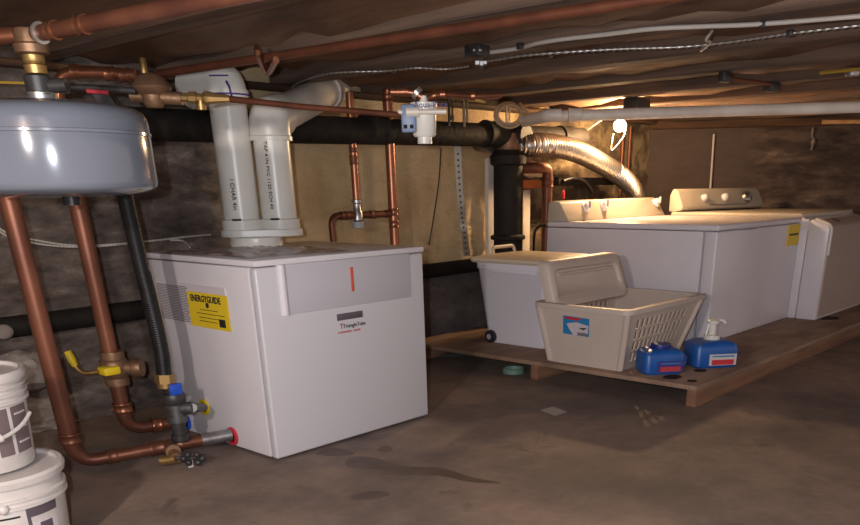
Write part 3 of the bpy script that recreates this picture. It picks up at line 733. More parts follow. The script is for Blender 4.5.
# ================================================================= OVERHEAD LINES
zp = CE - .045
p0, p1 = onz(158, 74, zp), onz(655, -1, zp)
d = (p1 - p0).normalized()
tl2 = thing('overhead_copper_pipe', 'very long copper pipe crossing under the joists from regulator to top right', 'pipe', p0)
b = B(); b.tube([p0, p1 + d * .5], rad((p0 + p1) / 2, 4.4), 20); obj('pipe_run', b, 'copper_dark', tl2)
hk = onz(266, 62, zp)
b = B(); b.tube(spline([onz(257, 48, CE - .004), onz(258, 53, zp + .01), hk - TOWARD * .0 + V((0, 0, -.045)), onz(276, 60, zp - .03)], 6), .016, 8); obj('pipe_hook', b, 'copper', tl2)
def overhead(name, label, cat, pxs, zz, r, m, extra=None):
    b = B(); b.tube(spline([onz(px, py, zz) for px, py in pxs], 8), r, 10); return tag(obj(name, b, m), label, cat)
zc1 = CE - .012
overhead('white_cable', 'plain white cable stapled under the joists, running right from the junction box', 'cable', ((478, 53.5), (500, 51), (520, 48), (536, 43.5), (560, 39.5), (600, 35), (650, 29), (700, 26.5), (760, 24), (868, 15.5)), zc1, .0095, 'wire')
def armor(name, label, pxs, zz, r):
    path = spline([onz(px, py, zz) for px, py in pxs], 12); fine = []
    for i in range(len(path) - 1):
        n = max(2, int((path[i + 1] - path[i]).length / .008))
        for k in range(n): fine.append(path[i].lerp(path[i + 1], k / n))
    fine.append(path[-1])
    b = B(); b.tube(fine, [r * (1.15 if i % 4 < 2 else .7) for i in range(len(fine))], 8, True); return tag(obj(name, b, 'armor', angle=60), label, 'cable')
armor('armoured_cable', 'spiral armoured metal cable sagging below the white cable, right of junction box', ((482, 62), (520, 56), (560, 52.5), (620, 49), (680, 47), (730, 42), (790, 33.5), (868, 24.5)), zc1, .007)
armor('armoured_cable', 'spiral armoured metal cable looping from the diagonal vent pipe to the junction box', ((272, 103), (285, 92), (300, 82), (322, 74.5), (350, 72), (385, 71), (415, 68), (445, 69), (468, 66.5)), zc1, .0065)
jb = onz(477, 57, CE - .05)
tj = thing('junction_box', 'dark metal junction box under the joists with two bright cable clamps', 'junction box', (jb.x, jb.y, CE - .06))
b = B(); b.box((jb.x - .045, jb.y - .045, CE - .05), (jb.x + .045, jb.y + .045, CE - .001), .006); jo = obj('box_body', b, 'black_iron', tj)
for px, py in ((480, 54), (481, 62)):
    q = onz(px, py, CE - .03); b = B(); b.lathe([(.01, -.03), (.022, -.03), (.022, -.01), (.03, -.005), (.03, .01), (.018, .012), (.018, .03)], q, RIGHT, 8); obj('cable_clamp', b, 'steel', tj)
for px, py in ((474, 50), (480, 50)):
    q = onz(px, py, CE - .052); b = B(); b.sphere(q, .008, 8); obj('screw', b, 'steel', tj)
for (px, py) in ((520, 46), (550, 54), (763, 24), (790, 33), (392, 71)):
    q = onz(px, py, CE - .012); b = B(); b.box(q - V((.014, .014, .014)), q + V((.014, .014, .014)), .004)
    lab = {520: 'small dark staple holding the white cable near the junction box', 550: 'small dark staple on the armoured cable right of the junction box', 763: 'small dark staple holding white cable at the upper right', 790: 'dark staple on the armoured cable at the far right', 392: 'dark staple on the armoured cable left of the junction box'}[px]
    tag(obj('cable_staple', b, 'black_iron'), lab, 'staple')
b = B(); b.tube(spline([onz(712, 31, CE - .01), onz(706, 40, CE - .05), onz(711, 43, CE - .03), onz(701, 51, CE - .02)], 5), .006, 6)
tag(obj('loose_string', b, 'wire'), 'scrap of pale string hanging over the armoured cable', 'string')
# small flag-like lit wood / dark lumps under right joists
for (px, py, w_, lab) in ((725, 77, .05, 'dark lump bracket under the right joists, left one of the pair'), (772, 87, .07, 'dark bracket under the right joists beside the pale drain pipe')):
    q = onz(px, py, CE - .03); b = B(); b.box(q - V((w_, w_ * .5, .03)), q + V((w_, w_ * .5, .029)), .01); tag(obj('joist_bracket', b, 'black_iron'), lab, 'bracket')
b = B(); b.tube(spline([onz(724, 78, CE - .03), onz(745, 81, CE - .03), onz(770, 84, CE - .03)], 5), .014, 8); tag(obj('short_rusty_pipe', b, 'copper_dark'), 'short rusty pipe stub between the two dark joist brackets', 'pipe')
q = onz(852, 76, CE - .03); b = B(); b.lathe([(0, 0), (.04, 0), (.045, .02), (.02, .03), (0, .03)], q, up, 14); tag(obj('ceiling_fixture', b, 'steel'), 'small metal fixture under the joists at the right edge', 'fixture')
b = B(); b.tube(spline([onz(870, 68, CE - .015), onz(850, 70, CE - .015), onz(820, 73, CE - .015)], 5), .01, 8); tag(obj('yellow_cable', b, 'wire_yellow'), 'short yellow cable under the joists at the right edge', 'cable')
b = B(); b.tube([at(-10, 82, k2), at(25, 83, k2)], .005, 6); tag(obj('yellow_wire', b, 'wire_yellow'), 'thin yellow wire left of the black iron tee above the tank', 'wire')

# ---- pale PVC drain line on the right
zz = 1.78
n0, n1, n2, n3 = onz(524, 121, zz - .01), onz(548, 115.5, zz), onz(700, 111.5, zz + .012), onz(875, 106.5, zz + .02)
tp = thing('drain_line', 'long pale plastic drain pipe under the joists above the light bulb', 'pipe', n0)
rr_ = rad(n1, 5.2)
b = B(); b.tube([n1 - (n1 - n0) * .2, n2, n3], [rr_, rr_, rr_], 20); obj('pipe_run', b, 'pvc_dirty', tp)
b = B(); b.tube(fil([n0, n1, n1 + (n2 - n1).normalized() * .1], .05), rr_ * 1.12, 20); obj('end_elbow', b, 'pvc_dirty', tp)
b = B(); couple(b, onz(575, 114.7, zz + .003), n2 - n1, rr_, .1); obj('coupling', b, 'pvc_dirty', tp)
# ---- clear hose coil
kc_ = rng(n0) + .02
cc_ = at(508, 115, kc_); th = thing('hose_coil', 'coiled clear plastic tubing loop hanging left of the pale drain pipe', 'hose', cc_)
for j, (r_, dx, dz) in enumerate(((.085, 0, 0), (.072, .008, .004), (.08, .012, -.012))):
    b = B(); pts = [cc_ + RIGHT * (dx + r_ * 1.25 * math.cos(a * PI / 12)) + V((0, 0, dz + r_ * math.sin(a * PI / 12))) + TOWARD * (.02 * j) for a in range(24)]
    b.tube(pts, .011, 8, closed=True); obj('loop', b, 'clear', th)
b = B(); b.tube(spline([at(520, 104, kc_ + .05), at(524, 108, kc_), at(530, 117, kc_)], 5), .013, 8); obj('tail', b, 'clear', th)
# ---- lamp
BP = ony(620, 126, 4.3)
tlmp = thing('light_bulb', 'glowing bare light bulb in porcelain socket below the pale drain pipe', 'light bulb', BP)
b = B(); b.sphere(BP, .058, 20, (1, 1, .8)); obj('glass_bulb', b, 'bulb', tlmp)
b = B(); b.lathe([(0, .03), (.026, .032), (.03, .05), (.045, .075), (.05, CE - BP.z), (0, CE - BP.z)], BP, up, 20); obj('socket', b, 'porcelain', tlmp)
b = B(); b.tube(spline([BP + V((0, 0, .09)) + RIGHT * .05, BP - RIGHT * .14 + V((0, 0, .06)), BP - RIGHT * .3 - V((0, 0, .03))], 6), .006, 6); obj('cord', b, 'wire', tlmp)
b = B(); b.tube(spline([BP + V((0, 0, .02)) + RIGHT * .05, BP + RIGHT * .04 - V((0, 0, .08)), BP - RIGHT * .05 - V((0, 0, .19)), BP - RIGHT * .07 - V((0, 0, .17)), BP - RIGHT * .055 - V((0, 0, .06))], 6), .005, 6); obj('pull_chain', b, 'wire', tlmp)
q = onz(637, 102, CE - .03)
b = B(); b.box((q.x - .1, q.y - .07, CE - .08), (q.x + .1, q.y + .07, CE - .001), .01); tag(obj('ceiling_box', b, 'black_iron'), 'dark metal ceiling box above the bulb and drain pipe', 'junction box')

# ================================================================= CAST IRON
sp = ony(508, 200, 4.72); SR = rad((sp.x, sp.y, 1.2), 14.5)
zs = lambda py: near((sp.x, sp.y), 508, py).z
ts = thing('soil_stack', 'thick black cast iron vertical soil stack left of the dryer', 'pipe', (sp.x, sp.y, 0))
b = B(); b.lathe([(SR, .0), (SR, zs(240)), (SR * 1.22, zs(239)), (SR * 1.22, zs(236)), (SR, zs(234)), (SR, zs(166)), (SR * 1.0, zs(164))], (sp.x, sp.y, 0), seg=28); obj('stack_pipe', b, 'cast_iron', ts)
b = B(); b.lathe([(SR, zs(166)), (SR * 1.22, zs(164)), (SR * 1.25, zs(156)), (SR * 1.1, zs(154)), (SR * .98, zs(150))], (sp.x, sp.y, 0), seg=28); obj('hub_collar', b, 'cast_iron', ts)
zd = 1.705
b = B(); b.lathe([(SR * .98, zs(153)), (SR * .95, zs(146)), (SR * .8, zd)], (sp.x, sp.y, 0), seg=24)
b.tube(fil([V((sp.x + .02, sp.y, zs(150))), V((sp.x + .2, sp.y - .02, zs(143))), V((sp.x + .26, sp.y - .02, zs(165)))], .1, 8), .055, 16); obj('wye_fitting', b, 'bronze', ts)
td_ = thing('soil_pipe', 'long black cast iron drain pipe running under the ceiling along back wall', 'pipe', (3.2, sp.y, zd))
b = B(); b.tube([(2.2, sp.y, zd - .07), (7.0, sp.y, zd + .0)], .085, 24); obj('pipe_run', b, 'cast_iron', td_)
for x in (5.65, 6.7, 4.35):
    b = B(); couple(b, (x, sp.y, zd - .012), (1, 0, 0), .087, .16); obj('hub_joint', b, 'cast_iron', td_)
b = B(); b.lathe([(0, 0), (.08, 0), (.085, .02), (.085, .09), (0, .09)], V((5.95, sp.y - .06, zd - .02)), (0, -1, 0), 20); obj('cleanout_plug', b, 'black_iron', td_)
for x, lab in ((5.05, 'left'), (5.22, 'middle'), (5.75, 'right')):
    b = B(); b.box((x - .012, sp.y - .095, zd + .02), (x + .012, sp.y - .088, CE - .002)); b.box((x + .03, sp.y - .095, zd + .05), (x + .045, sp.y - .088, CE - .002)); b.box((x - .012, sp.y - .098, zd + .06), (x + .045, sp.y - .09, zd + .09))
    tag(obj('pipe_hanger', b, 'black_iron'), lab + ' dark strap hanger carrying the black ceiling drain pipe', 'pipe hanger')
# rusty pipe with elbow right of the stack
rp = ony(529, 190, 4.55); rp2 = ony(547, 200, 4.55); ze = near(rp2, 546, 168).z
tr3 = thing('rusty_pipe', 'rusty brown pipe with an elbow going down behind the dryer corner', 'pipe', (rp2.x, rp2.y, 0))
b = B(); b.tube(fil([(sp.x + .16, sp.y, ze + .0), (sp.x + .22, rp2.y, ze), (rp2.x, rp2.y, ze), (rp2.x, rp2.y, .2)], .09, 8), .045, 18); obj('pipe_run', b, 'copper_dark', tr3)
b = B(); couple(b, (rp2.x, rp2.y, ze - .12), up, .046, .07); obj('coupling', b, 'copper_dark', tr3)
q0 = ony(520, 180, 4.9); q1 = ony(546, 188, 4.9)
b = B(); b.box((q0.x, 4.86, q1.z), (q1.x, 4.94, q0.z), .004); tb_ = obj('wood_block', b, 'board_orange'); tag(tb_, 'orange brown wood block bridging wall behind stack and rusty pipe', 'wood block')
b = B(); b.sphere(V((q0.x + .1, 4.86, q0.z + .09)), .1, 14, (1.3, .5, .75)); b.sphere(V((q0.x + .24, 4.87, q0.z + .07)), .08, 12, (1.4, .5, .6))
tag(obj('insulation_wad', b, 'bag'), 'pale wad of insulation above the orange wood block', 'insulation')
# boards standing behind the stack
for px, w_, m_, lab in ((491, .05, 'pvc_dirty', 'pale narrow vertical board left of the black stack'), (526, .055, 'pvc_dirty', 'pale narrow vertical strip just right of black stack')):
    q = ony(px, 200, 4.93); b = B(); b.box((q.x - w_, 4.92, 0.15), (q.x + w_, 4.96, near(q, px, 158 if px < 500 else 190).z), .004); tag(obj('wall_board', b, m_), lab, 'board')
# strap
kk = 4.9
b = B(); pts = [ony(457.5, 145, kk), ony(459, 175, kk), ony(461, 205, kk), ony(464, 230, kk), ony(467, 256, kk - .1)]
pth = spline(pts, 10); w_ = .028
vs = []
for p in pth: vs += [p - RIGHT * w_, p + RIGHT * w_, p + RIGHT * w_ - TOWARD * .004, p - RIGHT * w_ - TOWARD * .004]
fs = []
for i in range(len(pth) - 1):
    for k in range(4): fs.append((i * 4 + k, i * 4 + (k + 1) % 4, i * 4 + 4 + (k + 1) % 4, i * 4 + 4 + k))
b.raw(vs, fs + [(0, 1, 2, 3), (len(vs) - 4, len(vs) - 3, len(vs) - 2, len(vs) - 1)]); st = obj('perforated_strap', b, 'tape'); tag(st, 'long perforated metal strap hanging against the lit plaster wall', 'strap')
b = B()
for i in range(3, len(pth), 2):
    q = pth[i] + TOWARD * .004; b.sphere(q, .009, 6)
o = obj('perforations', b, 'black_iron', st); o['kind'] = 'stuff'
b = B(); b.tube(spline([ony(441, 148, 4.96), ony(439, 180, 4.96), ony(434, 215, 4.96), ony(429, 245, 4.96)], 5), .006, 6); tag(obj('wall_wire', b, 'wire_dark'), 'thin dark wire running down the plaster wall left of strap', 'wire')
# duct
dk = 4.62
dp = spline([ony(478, 139, 4.86), ony(500, 143, 4.8), ony(525, 145, dk), ony(550, 145, dk), ony(578, 152, dk), ony(602, 164, dk), ony(622, 177, dk), ony(635, 193, dk), ony(641, 215, dk)], 14)
fine = []
for i in range(len(dp) - 1):
    for k in range(3): fine.append(dp[i].lerp(dp[i + 1], k / 3))
DR = .088
b = B(); b.tube(fine, [DR * (1.07 if i % 4 < 2 else .88) for i in range(len(fine))], 22); tag(obj('dryer_duct', b, 'aluminium', angle=60), 'ribbed shiny aluminium dryer duct arching down behind the machines', 'duct')
# shelf & clutter behind dryer
q0, q1 = ony(552, 180, 4.8), ony(608, 184, 4.8)
b = B(); b.box((q0.x, 4.72, q0.z - .05), (q1.x, 4.94, q0.z + .02), .005); tsf = obj('dark_ledge_board', b, 'cast_iron'); tag(tsf, 'dark horizontal board on the wall behind the dryer under the duct', 'board')
b = B(); b.tube(spline([ony(563, 181, 4.7), ony(575, 178, 4.68), ony(585, 182, 4.68), ony(592, 192, 4.68)], 6), .018, 8); tag(obj('black_hose', b, 'rubber'), 'short black hose lying over the dark board behind dryer', 'hose')
q = ony(563, 195, 4.6); b = B(); b.lathe([(0, -.03), (.018, -.03), (.016, .03), (.006, .04), (0, .04)], q, up, 12); b.tube([q - V((0, 0, .03)), V((q.x, q.y, .9))], .01, 8); tag(obj('red_tap', b, 'label_red'), 'small red tap handle behind the dryer console', 'tap')
for px, lab in ((623, 'left'), (630, 'right')):
    q0 = ony(px, 138, 4.93); q = V((q0.x, q0.y, 0)); b = B(); b.cyl((q.x, q.y, .9), (q.x, q.y, 1.86), .018, 10); tag(obj('supply_pipe', b, 'copper_dark'), lab + ' one of two slim reddish water pipes below the bulb', 'pipe')
# black pipe along the wall
pl, pr_ = ony(-40, 334, 4.93), ony(478, 264.5, 4.93)
b = B(); b.tube([pl, pr_, pr_ + (pr_ - pl).normalized() * 3.0], rad(ony(150, 305, 4.93), 9.3), 24)
tag(obj('wall_pipe', b, 'cast_iron'), 'thick black iron pipe running low along the back wall behind the boiler', 'pipe')
q = ony(4, 332, 4.83); b = B(); b.sphere(q, .045, 12, (1.1, .4, .9)); tag(obj('mortar_patch', b, 'debris'), 'pale lump of mortar stuck on black wall pipe at left edge', 'mortar')
# twisted wires on left wall
for off, lab in ((0, 'upper'), (3, 'lower')):
    b = B(); P_ = spline([ony(-6, 224 + off, 4.9), ony(8, 233 + off, 4.9), ony(40, 241 + off, 4.9), ony(75, 245.5 + off * .5, 4.9), ony(110, 244.5 + off * .3, 4.9), ony(150, 241, 4.9), ony(185, 237, 4.85), ony(212, 234.5, 4.6)] , 14)
    fine = []
    for i in range(len(P_) - 1):
        for k in range(2): fine.append(P_[i].lerp(P_[i + 1], k / 2))
    b.tube(fine, [.006 if i % 3 else .0035 for i in range(len(fine))], 6); tag(obj('twisted_wire', b, 'wire'), lab + ' strand of pale twisted thermostat wire looping along the left wall', 'wire')
b = B(); b.tube(spline([ony(170, 240, 4.8), ony(183, 241, 4.75), ony(190, 247, 4.6)], 6), .006, 6); tag(obj('loose_wire', b, 'wire'), 'short curled pale wire end above the boiler back corner', 'wire')
# rubble by the left wall
for (px, py, zz_, r_, lab) in ((22, 372, .16, .11, 'rough mortar rubble lump on the floor behind buckets, highest one'), (35, 395, .05, .14, 'broad rough mortar slab at the wall foot behind the buckets'), (52, 425, .0, .12, 'flat mortar spill on the floor between buckets and copper riser')):
    q = onz(px, py, zz_) if zz_ < .1 else ony(px, py, 4.6)
    t_ = bmesh.new(); bmesh.ops.create_icosphere(t_, subdivisions=3, radius=1); rnd = random.Random(px)
    for v in t_.verts:
        k_ = 1 + .35 * (rnd.random() - .5); v.co = V((q.x + v.co.x * r_ * 1.5 * k_, q.y + v.co.y * r_ * k_, max(0.0, q.z + v.co.z * r_ * (.9 if zz_ > .1 else .35) * k_)))
    b = B(); b._add(t_); tag(obj('mortar_rubble', b, 'debris', angle=30), lab, 'rubble')

# ================================================================= BUCKETS
def bucket(label, c, r, z0, z1, rings, tiltlab):
    t = thing('bucket', label, 'bucket', (c.x, c.y, z0)); h = z1 - z0
    b = B(); b.lathe([(0, 0), (r * .88, 0), (r * .9, .01), (r * .985, h * .68)] + sum([[(r * (.99), h * (.68 + .075 * i)), (r * 1.045, h * (.69 + .075 * i)), (r * 1.045, h * (.71 + .075 * i)), (r * .99, h * (.72 + .075 * i))] for i in range(rings)], []) + [(r, h * .93), (r * .9, h * .93)], (c.x, c.y, z0), seg=48); bo = obj('pail', b, 'bucket', t)
    b = B(); b.lathe([(r * 1.0, h * .90), (r * 1.07, h * .91), (r * 1.09, h * .97), (r * 1.06, h * 1.0), (r * .98, h * 1.0), (r * .95, h * .965), (0, h * .965)], (c.x, c.y, z0), seg=48); obj('lid', b, 'bucket', t)
    return t, bo
lo = onz(70, 468, .36); 
LB = V((lo.x, lo.y, 0)) - RIGHT * .28; LR = .215
up0 = V((LB.x, LB.y, 0)) - RIGHT * .045 - TOWARD * .02; UR = .19
tl_, bo = bucket('lower white plastic bucket with black and white label, beneath another bucket', LB, LR, 0, .372, 2, '')
def band(c, r0, r1, z0, z1, a0, a1, n=14):
    vs = []; 
    for i in range(n + 1):
        a = a0 + (a1 - a0) * i / n
        d = TOWARD * math.cos(a) + RIGHT * math.sin(a)
        for (rr__, zz__) in ((r0, z0), (r1, z1), (r1 - .004, z1), (r0 - .004, z0)): vs.append(V((c.x, c.y, 0)) + d * rr__ + V((0, 0, zz__)))
    fs = [(i * 4 + k, i * 4 + (k + 1) % 4, i * 4 + 4 + (k + 1) % 4, i * 4 + 4 + k) for i in range(n) for k in range(4)]
    b = B(); b.raw(vs, fs + [(0, 1, 2, 3), (n * 4, n * 4 + 1, n * 4 + 2, n * 4 + 3)]); return b
o = obj('label_heading', band(LB, LR * .975, LR * .995, .215, .25, .85, 1.45), 'plate', tl_)
o = obj('label_line', band(LB, LR * .98, LR * .99, .225, .232, -.2, .75), 'ink', tl_)
o = obj('label_picture', band(LB, LR * .95, LR * .965, .12, .205, .92, 1.42), 'label_white', tl_)
o = obj('label_border', band(LB, LR * .945, LR * .975, .105, .215, .85, .91), 'plate', tl_)
o = obj('label_emblem', band(LB, LR * .955, LR * .965, .14, .185, 1.05, 1.3), 'plate', tl_)
tu_, bo = bucket('upper white plastic bucket with dark printed label, stacked on another bucket', up0, UR, .372, .72, 3, '')
obj('label_panel', band(up0, UR * .93, UR * .985, .43, .60, .9, 1.75), 'bucket_label', tu_)
obj('label_stripe', band(up0, UR * .935, UR * .99, .425, .605, 1.2, 1.27), 'bucket', tu_)
for i in range(6):
    z0 = .44 + .026 * i; obj('label_line', band(up0, UR * (.95 + .05 * (i / 6)), UR * (.957 + .05 * (i / 6)), z0, z0 + .008, -.3, .82), 'ink_grey', tu_)
    if i % 2: obj('label_line', band(up0, UR * (.952 + .05 * (i / 6)), UR * (.959 + .05 * (i / 6)), z0, z0 + .006, 1.35, 1.65), 'label_white', tu_)
b = B(); hp = [V((up0.x, up0.y, 0)) + (TOWARD * math.cos(a) + RIGHT * math.sin(a)) * (UR * 1.06) + V((0, 0, .50 + .16 * (1 - math.cos((a - .6) * 1.2)) * .5)) for a in [(-.8 + .25 * i) for i in range(11)]]
b.tube(spline(hp, 3), .007, 8); obj('wire_handle', b, 'bucket', tu_)
b = B(); q = hp[6]; b.tube([hp[5], hp[6], hp[7]], .014, 10); obj('handle_grip', b, 'bucket', tu_)
q = V((LB.x, LB.y, 0)) + (TOWARD * .9 + RIGHT * .5).normalized() * (LR * 1.06)
b = B(); b.sphere(q + V((0, 0, .27)) - TOWARD * .01, .02, 12); obj('handle_boss', b, 'bucket', tl_)

# ================================================================= PLATFORM
PZ = .135; X0p, Y0p = 4.635, 2.187; wtop = .03
tpz = thing('wood_platform', 'low plywood platform on lumber runners carrying the laundry machines', 'platform', ((X0p + 9.5) / 2, 3.5, 0))
b = B(); b.prism([(X0p, Y0p, PZ - wtop), (10.1, Y0p, PZ - wtop), (9.75, 2.9, PZ - wtop), (8.75, 4.6, PZ - wtop), (8.6, 4.80, PZ - wtop), (X0p, 4.80, PZ - wtop)], (0, 0, wtop), .003); obj('plywood_deck', b, 'wood', tpz)
for y, ln in ((Y0p + .035, 10.0), (3.47, 9.2), (4.66, 8.5)):
    b = B(); b.box((X0p + .005, y - .033, 0), (ln, y + .033, PZ - wtop), .003); obj('runner', b, 'wood_edge', tpz)
for (px, py, r_, lab) in ((692, 382, .04, ''), (745, 328, .05, '')):
    pass
for i, (px, py, rx, lab) in enumerate(((692, 381, .035, 'round dark stain near the corner of the plywood platform'), (700, 370.5, .05, 'dark damp stain between the two blue jugs'), (672, 377, .07, 'dark damp stain in front of the capped blue jug'), (828, 318, .12, 'dark stain on the platform in front of the slanted washer'))):
    q = onz(px, py, PZ); b = B(); n = 24; rnd = random.Random(i)
    vs = []
    for lv in (0.0, .0015):
        for a in range(n):
            r_ = rx * (.85 + .3 * rnd.random()); vs.append((q.x + r_ * math.cos(2 * PI * a / n), q.y + r_ * .8 * math.sin(2 * PI * a / n), PZ + lv))
    b.raw(vs, [tuple(range(n)), tuple(range(n, 2 * n))] + [(a, (a + 1) % n, n + (a + 1) % n, n + a) for a in range(n)]); tag(obj('stain', b, 'spot'), lab, 'stain')

# ================================================================= MACHINE 1 (dryer)
MX0, MY0, MX1, MY1 = 6.02, 2.80, 7.70, 4.39; MT = 1.015
td1 = thing('clothes_dryer', 'white clothes dryer with yellow sticker on its front, nearest the laundry basket', 'dryer', ((MX0 + MX1) / 2, (MY0 + MY1) / 2, PZ))
b = B(); b.box((MX0 + .004, MY0 + .12, PZ), (MX1, MY1, MT - .05), .006); obj('cabinet', b, 'machine_white', td1)
b = B(); b.box((MX0, MY0, PZ), (MX1, MY0 + .105, MT - .05), .012, 3); fp = obj('front_panel', b, 'machine_white', td1)
b = B(); b.box((MX0 - .006, MY0 - .01, MT - .045), (MX1 + .002, MY1, MT), .016, 3); obj('top_panel', b, 'machine_white', td1)
# console profile in YZ, extruded in X
yc = 4.16; zc2 = MT
prof = [(yc - .0, MT), (yc + .02, MT + .03), (yc + .10, MT + .15), (yc + .15, MT + .165), (MY1 - .01, MT + .15), (MY1, MT)]
b = B(); b.prism([(MX0 + .0, y, z_2) for y, z_2 in prof], (MX1 - MX0 - .0, 0, 0), .008); co = obj('console', b, 'cream', td1)
nK = V((0, -.12, .08)).normalized()
for i, (px, py) in enumerate(((585, 208), (603, 206.5), (656, 203))):
    q = ony(px, py, yc + .07); q.x = min(q.x, MX1 - .09)
    b = B(); b.lathe([(0, 0), (.045, 0), (.045, .012), (.03, .016), (.028, .045), (0, .048)], q + V((0, 0, -.0)), nK, 20); kn = obj('knob', b, 'machine_white', co)
    b = B(); b.box(q + nK * .048 - V((.006, .02, .028)), q + nK * .055 + V((.006, .005, .028)), .002); obj('knob_grip', b, 'boiler_grey', kn)
q = ony(627, 208, yc + .06); b = B(); b.box(q - V((.04, .004, .004)), q + V((.04, .004, .004))); obj('console_print', b, 'ink_grey', co)
q0, q1 = ony(789, 224, MY0), ony(806, 243, MY0); q1.x = MX1 - .012
b = B(); b.box((q0.x, MY0 - .006, q1.z), (q1.x - .0, MY0 + .004, q0.z - .01)); stk = obj('yellow_sticker', b, 'label_yellow', td1)
b = B(); b.box((q0.x + .03, MY0 - .009, (q0.z + q1.z) / 2 - .008), (q1.x - .03, MY0 - .005, (q0.z + q1.z) / 2 + .008)); obj('sticker_print', b, 'ink', stk)
q0, q1 = ony(743, 226, MY0), ony(756, 229, MY0)
b = B(); b.box((q0.x, MY0 - .004, q1.z), (q1.x, MY0 + .004, q0.z), .001); obj('badge', b, 'grey_plastic', td1)
# power cord at the back
b = B(); b.tube(spline([V((MX0 - .0, MY1 + .02, MT - .03)), V((MX0 - .06, MY1 + .04, MT - .04)), V((MX0 - .1, MY1 + .06, MT - .1)), V((MX0 - .05, MY1 + .1, .7)), V((MX0, MY1 + .1, .3))], 6), .012, 8); obj('power_cord', b, 'rubber', td1)

# ================================================================= MACHINE 2 (washer with sloping front)
WX0, WX1 = 7.725, 9.10; WT = 1.045
tw = thing('washing_machine', 'white washing machine with raised console and slanted front, right of the stickered dryer', 'washing machine', ((WX0 + WX1) / 2, 3.2, PZ))
b = B(); b.box((WX0 + .004, 2.74, PZ), (WX1, 4.10, WT - .045), .006); obj('cabinet', b, 'machine_white', tw)
b = B(); b.box((WX0 - .004, 2.80, WT - .04), (WX1 + .004, 4.11, WT), .014, 3); obj('top_panel', b, 'cream', tw)
prof = [(2.73, PZ), (2.73, .975), (2.71, .995), (2.69, .99), (2.57, .95), (2.55, .925), (2.55, PZ)]
b = B(); b.prism([(WX0, y, z_2) for y, z_2 in prof], (WX1 - WX0, 0, 0), .004); fr_ = obj('slanted_front', b, 'machine_white', tw)
b = B(); b.prism([(WX0 + .035, y, z_2) for y, z_2 in ((2.69, .996), (2.565, .954), (2.542, .925), (2.542, PZ + .02), (2.552, PZ + .02), (2.56, .92), (2.69, .985))], (WX1 - WX0 - .05, 0, 0)); obj('shaded_front_face', b, 'machine_shade', tw)  # thin layer added over the white front to carry its painted shade
b = B(); b.prism([(WX0 + .0, 2.80, WT - .03), (WX0, 2.80, .9), (WX0, 2.73, .9), (WX0, 2.73, .975)], (WX1 - WX0, 0, 0)); obj('front_shoulder', b, 'machine_white', tw)
b = B(); b.tube(fil([(WX0 + .03, 2.69, 1.0), (WX0 + .03, 2.565, .958), (WX0 + .03, 2.538, .925), (WX0 + .03, 2.538, .70)], .02), .013, 8); obj('edge_strip', b, 'pvc', fr_)
q = onz(847, 216.5, .975); b = B(); b.lathe([(0, 0), (.05, 0), (.045, .01), (0, .01)], V((8.08, 2.63, .978)), (0, -.3, 1), 16); obj('round_badge', b, 'plate', fr_)
# console, turned slightly
ca = V((7.74, 4.08, 0)); cb = V((8.98, 3.78, 0)); cd = (cb - ca).normalized(); cn = V((cd.y, -cd.x, 0))
if cn.y > 0: cn = -cn
prof = [(0.0, 0.0), (.08, .015), (.10, .045), (.02, .19), (-.02, .21), (-.05, .205), (-.08, .15), (-.08, 0)]
b = B(); b.prism([ca + cn * u + V((0, 0, WT + v)) for u, v in prof], cd * (cb - ca).length, .012); cw = obj('console', b, 'cream', tw)
nK = (cn * .145 + V((0, 0, .08))).normalized()
for fpos, r_ in ((.27, .03), (.52, .035), (.80, .055)):
    q = ca + cd * (cb - ca).length * fpos + cn * .062 + V((0, 0, WT + .12))
    b = B(); b.lathe([(0, 0), (r_ * 1.15, 0), (r_, .03), (r_ * .6, .045), (0, .05)], q, nK, 20); kn = obj('knob', b, 'steel' if fpos > .7 else 'machine_white', cw)
    b = B(); b.box(q + nK * .045 - V((.006, .012, .02)), q + nK * .062 + V((.006, .006, .02)), .002); obj('knob_grip', b, 'grey_plastic', kn)
b = B(); q0 = ca + cd * .4 + cn * .098 + V((0, 0, WT + .055)); b.tube([q0, q0 + cd * .6], .005, 6); obj('console_line', b, 'ink_grey', cw)

# white stick against the dark wall, cobweb string
def onwall(px, py, off=.03):
    r = ray(px, py); o_ = V((corner.x, YW, 0)) + nd * off
    t_ = (o_ - EYE).dot(nd) / r.dot(nd); return EYE + r * t_
w0, w1 = onwall(714, 134), onwall(709.5, 200)
b = B(); b.tube([w0, w1], .012, 8); tag(obj('white_rod', b, 'wire'), 'thin white rod leaning on the dark wall behind the washer console', 'rod')
b = B(); b.tube(spline([onwall(813, 128), onwall(812, 136), onwall(814, 140), onwall(811, 150)], 5), .01, 6); b.sphere(onwall(813, 142), .03, 8, (.8, .8, 1.2)); tag(obj('dust_strand', b, 'debris'), 'dusty cobweb strand hanging on the dark stone wall', 'cobweb')
w0, w1 = onwall(822, 122, .16), onwall(880, 121.5, .16)
b = B(); b.tube([w0, w1], .022, 8); tag(obj('raw_board_edge', b, 'board'), 'pale raw wood strip under the beam at the right edge', 'board')
w0, w1 = ony(300, 115, YW - .14), ony(386, 117, YW - .14)
b = B(); b.box((w0.x, YW - .15, w0.z - .035), (w1.x + .05, YW - .12, w0.z + .03), .003); tag(obj('raw_wood_board', b, 'board'), 'pale raw wood board high on the wall behind the slim copper risers', 'board')

